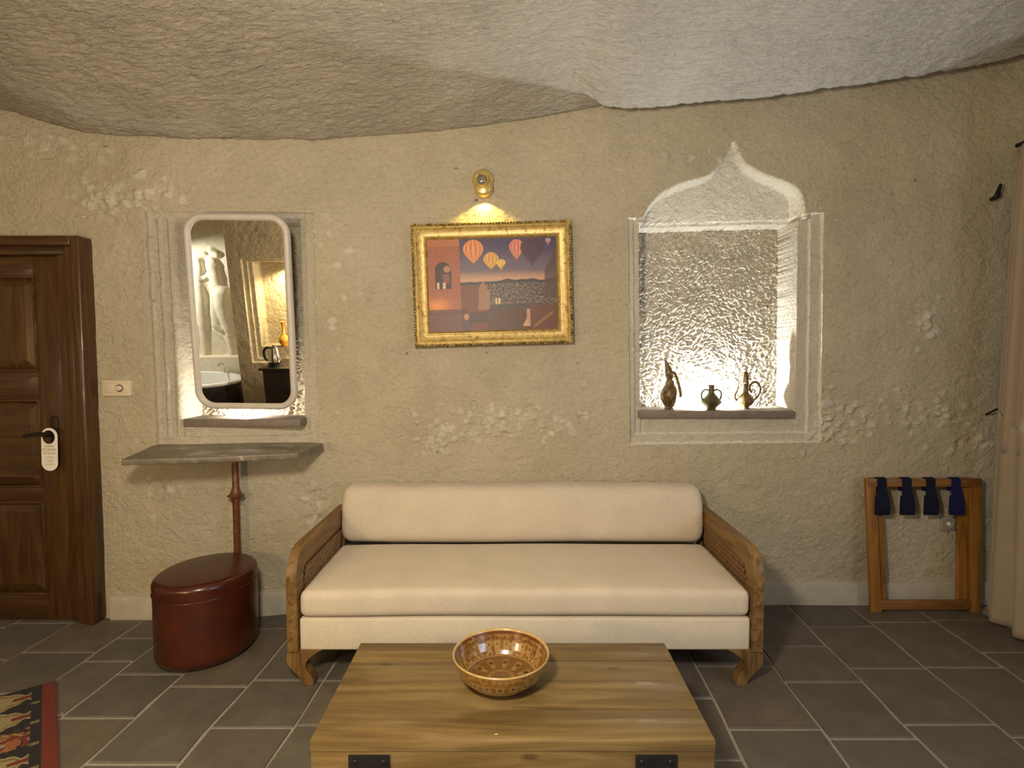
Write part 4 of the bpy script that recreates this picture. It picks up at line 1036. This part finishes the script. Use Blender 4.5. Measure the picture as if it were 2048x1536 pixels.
# ------------------------------------------------------------------ round brass wall spotlight above the painting
LY = float(Yw(-0.17)) - 0.012
lc = atY(966, 361, LY); scn = thing('wall_spotlight', 'round cream-brass wall spotlight fixed above the gold framed painting', 'wall lamp', (lc.x, LY, lc.z))
RX = Matrix.Rotation(PI / 2, 4, 'X')
bm = B(); lathe(bm, [(0, 0.014), (0.045, 0.014), (0.058, 0.010), (0.062, 0.004), (0.062, -0.03), (0, -0.03)], 40, RX, 1, 1.05); obj('rosette', bm, M['brass'], scn)
bm = B(); lathe(bm, [(0, 0.052), (0.038, 0.052), (0.049, 0.044), (0.053, 0.030), (0.053, 0.0), (0, 0.0)], 40, Matrix.Translation((0.005, 0, -0.048)) @ RX); obj('lamp_head', bm, M['brass'], scn)
bm = B(); lathe(bm, [(0.026, 0.052), (0.029, 0.068), (0.036, 0.072), (0.041, 0.066), (0.042, 0.045), (0.042, 0.012)], 36, Matrix.Translation((-0.003, 0, -0.012)) @ RX); obj('lamp_ring', bm, M['brass'], scn)
bm = B(); lathe(bm, [(0.0, 0.064), (0.010, 0.063), (0.020, 0.059), (0.027, 0.053)], 28, Matrix.Translation((-0.003, 0, -0.012)) @ RX); obj('lamp_lens', bm, M['lens'], scn)
lamp('wall_spotlight_bulb', 'SPOT', (lc.x + 0.006, LY - 0.026, lc.z - 0.104), 9, (1.0, 0.80, 0.16), aim=(lc.x + 0.006, LY - 0.026, lc.z - 0.35), spot_size=math.radians(128), spot_blend=0.25, shadow_soft_size=0.012)

# ------------------------------------------------------------------ folded luggage rack leaning on the wall
rk = thing('luggage_rack', 'folded wooden luggage rack with dark blue straps leaning on the wall', 'luggage rack', (2.39, 3.20, 0), 0.0)
lean = math.radians(3.2)
def rpart(name, bm, mat, dy=0.0): 
    o = obj(name, bm, mat, rk); o.rotation_euler = (-lean, 0, 0); return o
for (x0, x1, y_) in ((-0.342, -0.285, 0.0), (0.268, 0.328, 0.0), (-0.300, -0.235, 0.030), (0.222, 0.285, 0.030)):
    bm = B(); outerleg = y_ == 0.0
    sl = 0.02 if x0 < 0 else -0.0
    xa, xb = (x0, x1)
    P = [(xa + (0 if outerleg else 0.012 * (1 if x0 < 0 else -1)), 0.0), (xb + (0.012 if x0 < 0 else -0.006), 0.0), (xb, 0.775), (xa, 0.775)]
    if x0 < 0: P = [(xa + 0.03, 0.0), (xb + 0.035, 0.0), (xb, 0.775), (xa, 0.775)]
    prism(bm, P, y_ - 0.012, y_ + 0.014, 'Y', 0.004); rpart('leg', bm, M['rackZ'])
bm = B(); box(bm, -0.335, 0.325, -0.018, 0.010, 0.728, 0.776, 0.005); rpart('top_rail', bm, M['rackX'])
bm = B(); box(bm, -0.24, 0.23, 0.020, 0.044, 0.732, 0.770, 0.005); rpart('top_rail', bm, M['rackX'])
bm = B(); box(bm, -0.262, 0.27, -0.010, 0.012, 0.015, 0.070, 0.005); rpart('bottom_rail', bm, M['rackX'])
for px_, mt in ((1768, 'straps'), (1818, 'straps'), (1866, 'straps'), (1917, 'strap_b')):
    c = atY(px_, 985, 3.2).x - 2.39
    bm = B()
    w0, w1 = 0.028, 0.040
    rows_ = []
    path = [(0.014, 0.70, w0), (0.016, 0.772, w0), (0.0, 0.783, w0), (-0.022, 0.774, w0), (-0.023, 0.725, w0 * 0.95), (-0.026, 0.700, w0 * 1.1), (-0.031, 0.650, w1), (-0.033, 0.600, w1 * 1.08), (-0.030, 0.575, w1 * 1.05), (-0.022, 0.567, w1), (-0.017, 0.580, w1), (-0.018, 0.68, w1 * 0.9)]
    for (y_, z_, w_) in path: rows_.append([bm.verts.new((c + t * w_, y_, z_)) for t in (-1, -0.5, 0, 0.5, 1)])
    for a, b_ in zip(rows_, rows_[1:]):
        for k in range(4): bm.faces.new((a[k], a[k + 1], b_[k + 1], b_[k]))
    bmesh.ops.solidify(bm, geom=list(bm.faces), thickness=0.002)
    rpart('strap', bm, M[mt])

# ------------------------------------------------------------------ curtain at the right edge
cur = thing('curtain', 'beige floor-length curtain tied back beside the right wall', 'curtain', (2.8, 3.0, 0))
def sheet(name, pts_fn, ns_, nz_, parent):
    S, Tt = np.meshgrid(np.linspace(0, 1, ns_), np.linspace(0, 1, nz_))
    o = gridmesh(name, pts_fn(S, Tt), M['curtain'], None, parent)
    md = o.modifiers.new('thick', 'SOLIDIFY'); md.thickness = 0.003
    return o
ztop = atY(2012, 300, 3.18).z
ct = atY(2012, 360, 3.18); cm_ = atY(1992, 850, 3.16); cbt = atZ(1957, 1222, 0.01)
def upper(S, T_):
    z = ztop * (1 - T_) + 0.95 * T_
    y = 3.17 - 1.3 * S + 0.012 * np.sin(S * 70)
    x = 2.755 + 0.030 * np.sin(S * 2 * PI * 11 + 0.6) + 0.012 * np.sin(S * 41) - 0.04 * T_ * (1 - S) + 0.035 * S
    return np.stack([x - 2.8, y - 3.0, z], -1)
sheet('curtain_panel', upper, 260, 30, cur)
def lower(S, T_):
    # tail below the tie-back: narrow at the hook, flaring towards the floor
    top = 1.18 - 0.42 * S ** 0.8
    z = top * (1 - T_) + (0.015) * T_
    x0 = cm_.x - 0.02 + (cbt.x - cm_.x - 0.00) * T_
    x = x0 + 0.02 - (0.05 + 0.10 * T_) * S + 0.035 * (0.3 + 0.7 * T_) * np.sin(S * 2 * PI * 8 + 0.8)
    y = 3.16 - (0.9 + 0.45 * T_) * S
    return np.stack([x - 2.8, y - 3.0, z], -1)
sheet('curtain_tail', lower, 200, 30, cur)
# curtain rod with bracket
rod = thing('curtain_rod', 'dark iron curtain rod and bracket above the beige curtain', 'curtain rod', (2.80, 3.0, 0))
bk = atY(2003, 385, 3.24)
bm = B(); tube(bm, [Vector((0, 0.20, ztop + 0.03)), Vector((0, -1.5, ztop + 0.03))], 0.012, 12); obj('rod', bm, M['iron'], rod)
bm = B(); b0 = Vector((bk.x - 2.80, 0.29, bk.z))
tube(bm, catmull([b0 + Vector((0.02, -0.02, 0.055)), b0 + Vector((0.008, -0.02, 0.02)), b0 + Vector((0.0, -0.02, -0.012)), b0 + Vector((-0.028, -0.01, -0.03))], 4), [0.008, 0.010, 0.016, 0.010], 10); obj('bracket', bm, M['iron'], rod)
hk = atY(1996, 832, 3.22)
th_ = thing('tieback_hook', 'small black iron tie-back hook on the wall beside the curtain', 'hook', (hk.x, 3.25, hk.z))
bm = B(); tube(bm, catmull([(-0.012, 0.04, 0.0), (-0.006, -0.03, 0.04), (0.0, -0.04, 0.028), (0.001, -0.045, 0.0), (0.004, -0.045, -0.02)], 4), [0.006, 0.006, 0.007, 0.012], 10)
bmesh.ops.create_icosphere(bm, subdivisions=2, radius=0.014, matrix=Matrix.Translation((0.005, -0.045, -0.028))); obj('hook_arm', bm, M['iron'], th_)

# ------------------------------------------------------------------ rug in the near left corner
r1 = atZ(112, 1361, 0.008); r2 = atZ(0, 1392, 0.008); r3 = atZ(117, 1536, 0.008)
dirx = (r2 - r1).normalized()                       # far edge, going left
diry = (r3 - r1).normalized()                       # right edge, coming nearer
LXr, LYr = 1.5, 1.1
nu, nv = 420, 320
A, Bq = np.meshgrid(np.linspace(0, 1, nu), np.linspace(0, 1, nv))
a_ = A * LXr; b_ = Bq * LYr
Px = r1.x + dirx.x * a_ + diry.x * b_; Py_ = r1.y + dirx.y * a_ + diry.y * b_
T = np.ones(A.shape + (3,)) * np.array([0.022, 0.018, 0.018])
red = np.array([0.26, 0.035, 0.018]); crm = np.array([0.50, 0.40, 0.20]); gol = np.array([0.30, 0.19, 0.05]); org = np.array([0.48, 0.16, 0.05])
def rp_(m, c): T[m] = c
per = 0.165; v_ = (b_ / per) % 1; row = np.floor(b_ / per); fxp = a_ + 0.012 * np.sin(b_ * 60)
wv = 0.20 + 0.12 * np.sin(a_ * 46) + 0.05 * np.sin(a_ * 110)
q = np.abs(v_ - 0.5)
inn = (a_ > 0.085) & (a_ < LXr - 0.085)
rp_(inn & (q < wv + 0.10), crm); rp_(inn & (q < wv + 0.02), gol); rp_(inn & (q < wv - 0.04), crm); rp_(inn & (q < 0.07) & (np.sin(a_ * 23) > -0.2), red)
fl_ = gn(a_ * 26, b_ * 26, 9); rp_(inn & (row % 3 == 2) & (fl_ > 0.05) & (q < 0.42), org); rp_(inn & (row % 3 == 2) & (fl_ < -0.22), red)
rp_((a_ > 0.055) & (a_ < 0.085) & (v_ > 0.88), crm * 0.6)
rp_(a_ < 0.048, red); rp_(a_ > LXr - 0.048, red)
T *= (0.8 + 0.35 * gn(a_ * 120, b_ * 300, 5))[..., None]
V = np.stack([Px, Py_, 0.008 + 0.0012 * gn(a_ * 70, b_ * 200, 6)], -1)
rug = gridmesh('patterned_rug', V, M['rug'], np.clip(T * 0.6, 0.003, 1), flip=True)
md = rug.modifiers.new('thick', 'SOLIDIFY'); md.thickness = 0.006; md.offset = -1
setp(rug, 'black and cream woven rug with a red border on the slate floor', 'rug')
# make sure it faces up
if rug.data.polygons[0].normal.z < 0: rug.data.flip_normals()

# ================================================================== the part of the room the mirror shows
nrm = Vector((0, -math.cos(TAU), -math.sin(TAU)))
m0 = mc + Vector((0, 0.006, 0))
def refl(p): return p - nrm * (2 * (p - m0).dot(nrm))
def vray(px, py):
    """the mirrored sight line: origin and direction in the real room"""
    o = refl(Vector((0, 0, CAMZ))); p = refl(Vector((0, 0, CAMZ)) + ray(px, py)); return o, (p - o).normalized()
def mY(px, py, Y):
    o, d = vray(px, py); return o + d * ((Y - o.y) / d.y)
def mZ(px, py, Z_):
    o, d = vray(px, py); return o + d * ((Z_ - o.z) / d.z)
PYW = 0.10      # face of the partition with its own niche
ctop = mY(545, 737, 0.55).z
# partition block: from the relief alcove edge to the right
edge_hi = mY(452, 480, PYW).x; edge_lo = mY(480, 720, PYW).x
nl = mY(482, 519, PYW); nb = mY(501, 724, PYW); ni = mY(499, 524, PYW); nib = mY(520, 694, PYW)
nx0 = (nl.x + nb.x) / 2; nx1 = nx0 + 0.95; nz0, nz1 = nb.z, nl.z
ex0 = (ni.x + nib.x) / 2; ez0 = nib.z; ez1 = ni.z; ex1 = nx1 - (ex0 - nx0)
pxs = lines(edge_lo - 0.02, -1.55, 0.016, [], [nx0, nx1, ex0, ex1, (nx0 + ex0) / 2, (nx1 + ex1) / 2]); pzs = lines(0, 3.4, 0.018, [], [nz0, nz1, ez0, ez1])
X, Z = np.meshgrid(pxs, pzs)
dp = np.where((X > nx0) & (X < nx1) & (Z > nz0) & (Z < nz1), 0.03, 0)
dp = np.where((X > (nx0 + ex0) / 2) & (X < (nx1 + ex1) / 2) & (Z > nz0 + .04) & (Z < nz1 - .02), 0.05, dp)
dpe = (X > ex0) & (X < ex1) & (Z > ez0) & (Z < ez1); dp = np.where(dpe, 0.22, dp)
rg = 0.008 * fbm(X * 2, Z * 2, 3, 5) + 0.004 * chisel(X, Z, 0.7, 0.1, 0.03, 15) + 0.004 * chisel(X, Z, 0.9, 0.05, 0.02, 16) * dpe
Yp = PYW - dp + rg
tn = np.ones(X.shape + (3,)) * np.array([0.54, 0.45, 0.30])
p1 = gridmesh('wall_partition', np.stack([X, Yp, Z], -1), M['wall'], tn, flip=True); setp(p1, kind='structure')
slab('wall_alcove_side', edge_lo - 0.01, edge_lo + 0.02, -0.90, PYW - 0.004, 0, 3.4)
slab('wall_partition_end', -1.57, -1.55, -0.90, PYW - 0.01, 0, 3.4)
AY = -0.62
# the relief: heightfield built from rounded limbs
def rl(px, py): p = mY(px, py, AY); return (p.x, p.z)
cr = lambda x, y: (370 + x * 0.2539, 430 + y * 0.2539)
caps = [  # (points in mirror-crop px), radii px, height
    ([(210, 285), (255, 310)], [26, 30], 0.9), ([(200, 245), (245, 285)], [10, 16], 0.5),
    ([(185, 330), (215, 350), (240, 400)], [22, 34, 40], 0.8), ([(235, 380), (230, 440), (150, 500), (85, 520)], [30, 26, 20, 16], 1.1),
    ([(215, 400), (240, 480), (255, 560), (300, 620)], [50, 50, 46, 62], 0.8), ([(300, 620), (300, 720), (320, 820), (345, 900)], [66, 58, 44, 36], 0.95),
    ([(250, 640), (240, 760), (250, 860), (290, 900)], [44, 40, 36, 26], 0.75), ([(230, 900), (280, 950), (335, 1000)], [10, 14, 8], 0.9), ([(345, 900), (360, 1000), (375, 1090)], [34, 27, 18], 0.9),
    ([(315, 1108), (410, 1116)], [12, 16], 0.9), ([(110, 560), (130, 680), (140, 800), (150, 900), (165, 1060), (160, 1110)], [44, 46, 40, 34, 28, 30], 0.95),
    ([(90, 330), (110, 420), (100, 540)], [40, 46, 44], 0.8), ([(125, 320), (160, 310)], [30, 24], 0.9), ([(150, 540), (180, 600)], [18, 6], 0.7), ([(60, 560), (75, 700), (80, 900), (80, 1100)], [30, 34, 28, 24], 0.7), ([(210, 640), (245, 690)], [8, 4], 0.6)]
x_lo = mY(372, 600, AY).x - 0.5; x_hi = edge_lo + 0.03
rx_ = np.arange(x_lo - 0.35, x_hi, 0.012); z_lo = mY(440, 726, AY).z; rz_ = np.arange(z_lo - 0.02, 2.9, 0.012)
X, Z = np.meshgrid(rx_, rz_)
h = np.zeros_like(X); mpx = abs(rl(500, 600)[0] - rl(400, 600)[0]) / 100 * 0.2539
for pts, rad, amp in caps:
    P = [rl(*cr(*q)) for q in pts]
    for (a, b2, ra, rb) in zip(P, P[1:], rad, rad[1:]):
        e0, e1 = b2[0] - a[0], b2[1] - a[1]; t = np.clip(((X - a[0]) * e0 + (Z - a[1]) * e1) / (e0 * e0 + e1 * e1 + 1e-9), 0, 1)
        r = (ra + (rb - ra) * t) * mpx; d_ = np.hypot(X - a[0] - t * e0, Z - a[1] - t * e1)
        hh_ = np.clip(1 - (d_ / r) ** 2, 0, 1) ** 0.42 * np.minimum(r, 0.12) * amp
        h = np.maximum(h, hh_)
for k_m in range(1): h[1:-1, 1:-1] = (h[1:-1, 1:-1] * 2 + h[:-2, 1:-1] + h[2:, 1:-1] + h[1:-1, :-2] + h[1:-1, 2:]) / 6
h = h + 0.004 * fbm(X * 12, Z * 12, 3, 6)
rel = gridmesh('wall_carved_relief', np.stack([X, AY + 0.02 + h, Z], -1), M['relief'], None, flip=True); setp(rel, kind='structure')
lz = mY(440, 709, AY).z
bm = B(); box(bm, x_lo - 0.35, x_hi, AY - 0.05, AY + 0.16, z_lo - 0.9, lz, 0.01); setp(obj('trim_1', bm, M['relief']), kind='structure')
slab('wall_alcove_rear', -4.6, x_hi, AY - 0.15, AY - 0.01, 0, 3.5)
# bath tub
tz = mY(450, 762, 0.0).z; tz = min(max(tz, 0.45), 0.75)
tc = mZ(420, 768, tz)
tubo = thing('bath_tub', 'white oval bath tub in a dark wooden surround, seen in the mirror', 'bath tub', (tc.x - 0.42, -0.10, 0))
bm = B()
pr = [(0.56, tz - 0.05), (0.60, tz - 0.02), (0.60, tz), (0.575, tz + 0.008), (0.53, tz), (0.50, tz - 0.10), (0.42, tz - 0.32), (0, tz - 0.36)]
lathe(bm, pr, 56, sx=1.1, sy=0.62); obj('tub_shell', bm, M['tub'], tubo)
bm = B(); lathe(bm, [(0.0, 0.0), (0.565, 0.0), (0.565, tz - 0.045), (0, tz - 0.045)], 56, sx=1.1, sy=0.62)
for f_ in list(bm.faces): pass
bm.free(); bm = B()
lathe(bm, [(0.565, 0.0), (0.575, tz - 0.021), (0.55, tz - 0.045), (0.54, 0.0)], 56, sx=1.1, sy=0.62); obj('surround', bm, M['espresso'], tubo)
bm = B(); tube(bm, catmull([(0.30, -0.30, tz), (0.30, -0.30, tz + 0.10), (0.30, -0.24, tz + 0.13), (0.30, -0.19, tz + 0.10)], 4), 0.012, 10); obj('faucet', bm, M['chrome'], tubo)
# cabinet, kettle, vase
cy_ = 0.42; cl = mY(517, 737, cy_ + 0.24)
CT = cl.z
cab = thing('mini_bar_cabinet', 'dark wooden cabinet carrying a kettle, seen at the right of the mirror', 'cabinet', (cl.x + 0.36, cy_, 0))
bm = B(); box(bm, -0.34, 0.42, -0.22, 0.22, 0.05, CT - 0.025, 0.004); obj('cabinet_body', bm, M['espresso'], cab)
bm = B(); box(bm, -0.37, 0.45, -0.24, 0.24, CT - 0.024, CT, 0.006); obj('cabinet_top', bm, M['espresso'], cab)
for s in (0, 1):
    bm = B(); box(bm, -0.33 + s * 0.375, 0.035 + s * 0.375, 0.2205, 0.238, 0.07, CT - 0.04, 0.004); dd = obj('cabinet_door', bm, M['espresso'], cab)
    bm = B(); bmesh.ops.create_icosphere(bm, subdivisions=2, radius=0.012, matrix=Matrix.Translation((0.0 + s * 0.08, 0.250, CT * 0.6))); obj('knob', bm, M['bronze'], dd)
kp = mZ(549, 728, CT + 0.02); ks = (Vector((0, 0, CAMZ)) - refl(kp)).length / F
kt = thing('electric_kettle', 'steel electric kettle with black handle, reflected in the mirror', 'kettle', (kp.x, min(kp.y, cy_ + 0.15), CT))
K = ks
bm = B(); lathe(bm, [(0, 0), (13 * K, 0), (13 * K, 3 * K), (11 * K, 4 * K), (0, 4 * K)], 32); lathe(bm, [(0, 4.2 * K), (11 * K, 4.2 * K), (11.5 * K, 8 * K), (0, 8 * K)], 32); obj('kettle_base', bm, M['black'], kt)
bm = B(); lathe(bm, [(0, 8.1 * K), (11.5 * K, 8.1 * K), (11.5 * K, 14 * K), (9 * K, 27 * K), (7.5 * K, 34 * K), (0, 34.5 * K)], 32); obj('kettle_body', bm, M['chrome'], kt)
bm = B(); lathe(bm, [(0, 34.2 * K), (7.6 * K, 34.2 * K), (7 * K, 36 * K), (2 * K, 37 * K), (2 * K, 38.5 * K), (0, 39 * K)], 32); obj('kettle_lid', bm, M['black'], kt)
bm = B(); tube(bm, catmull([(-6.5 * K, 0, 34 * K), (-13 * K, 0, 34 * K), (-18 * K, 0, 28 * K), (-18 * K, 0, 18 * K), (-15 * K, 0, 12 * K), (-10 * K, 0, 10.5 * K)], 5), [2.0 * K, 2.2 * K, 2.6 * K, 1.8 * K], 10); obj('handle', bm, M['black'], kt)
vb = mZ(567, 690, ez0); vbx = mY(567, 685, PYW - 0.06)
va = thing('amber_vase', 'slender amber vase in the lit niche, reflected at the mirror edge', 'vase', (vbx.x, PYW - 0.07, ez0))
K = (Vector((0, 0, CAMZ)) - refl(vbx)).length / F
bm = B(); lathe(bm, [(0, 0), (5 * K, 0), (5.5 * K, 1 * K), (9.5 * K, 8 * K), (9.5 * K, 13 * K), (6 * K, 19 * K), (2.6 * K, 23 * K), (2.2 * K, 36 * K), (3 * K, 42 * K), (5 * K, 45 * K), (4 * K, 45 * K), (0, 40 * K)], 28); obj('vase_body', bm, M['amber'], va)
lamp('partition_niche_light', 'SPOT', (ex0 + 0.42, PYW - 0.10, ez1 - 0.05), 90, (1.0, 0.82, 0.45), aim=(ex0 + 0.40, PYW - 0.18, ez0), spot_size=math.radians(150), spot_blend=0.5, shadow_soft_size=0.02)
lamp('alcove_light', 'SPOT', (tc.x - 0.85, -0.15, 2.0), 75, (1.0, 0.93, 0.78), aim=(tc.x - 0.1, AY, 1.2), spot_size=math.radians(110), spot_blend=0.6, shadow_soft_size=0.03)
print('CT', CT, 'tz', tz, 'lz', lz, 'kettle', kt.location, 'niche', nx0, nz0, nz1, 'edge', edge_lo, edge_hi, 'tub', tc, 'x_lo', x_lo, 'cab', cl)
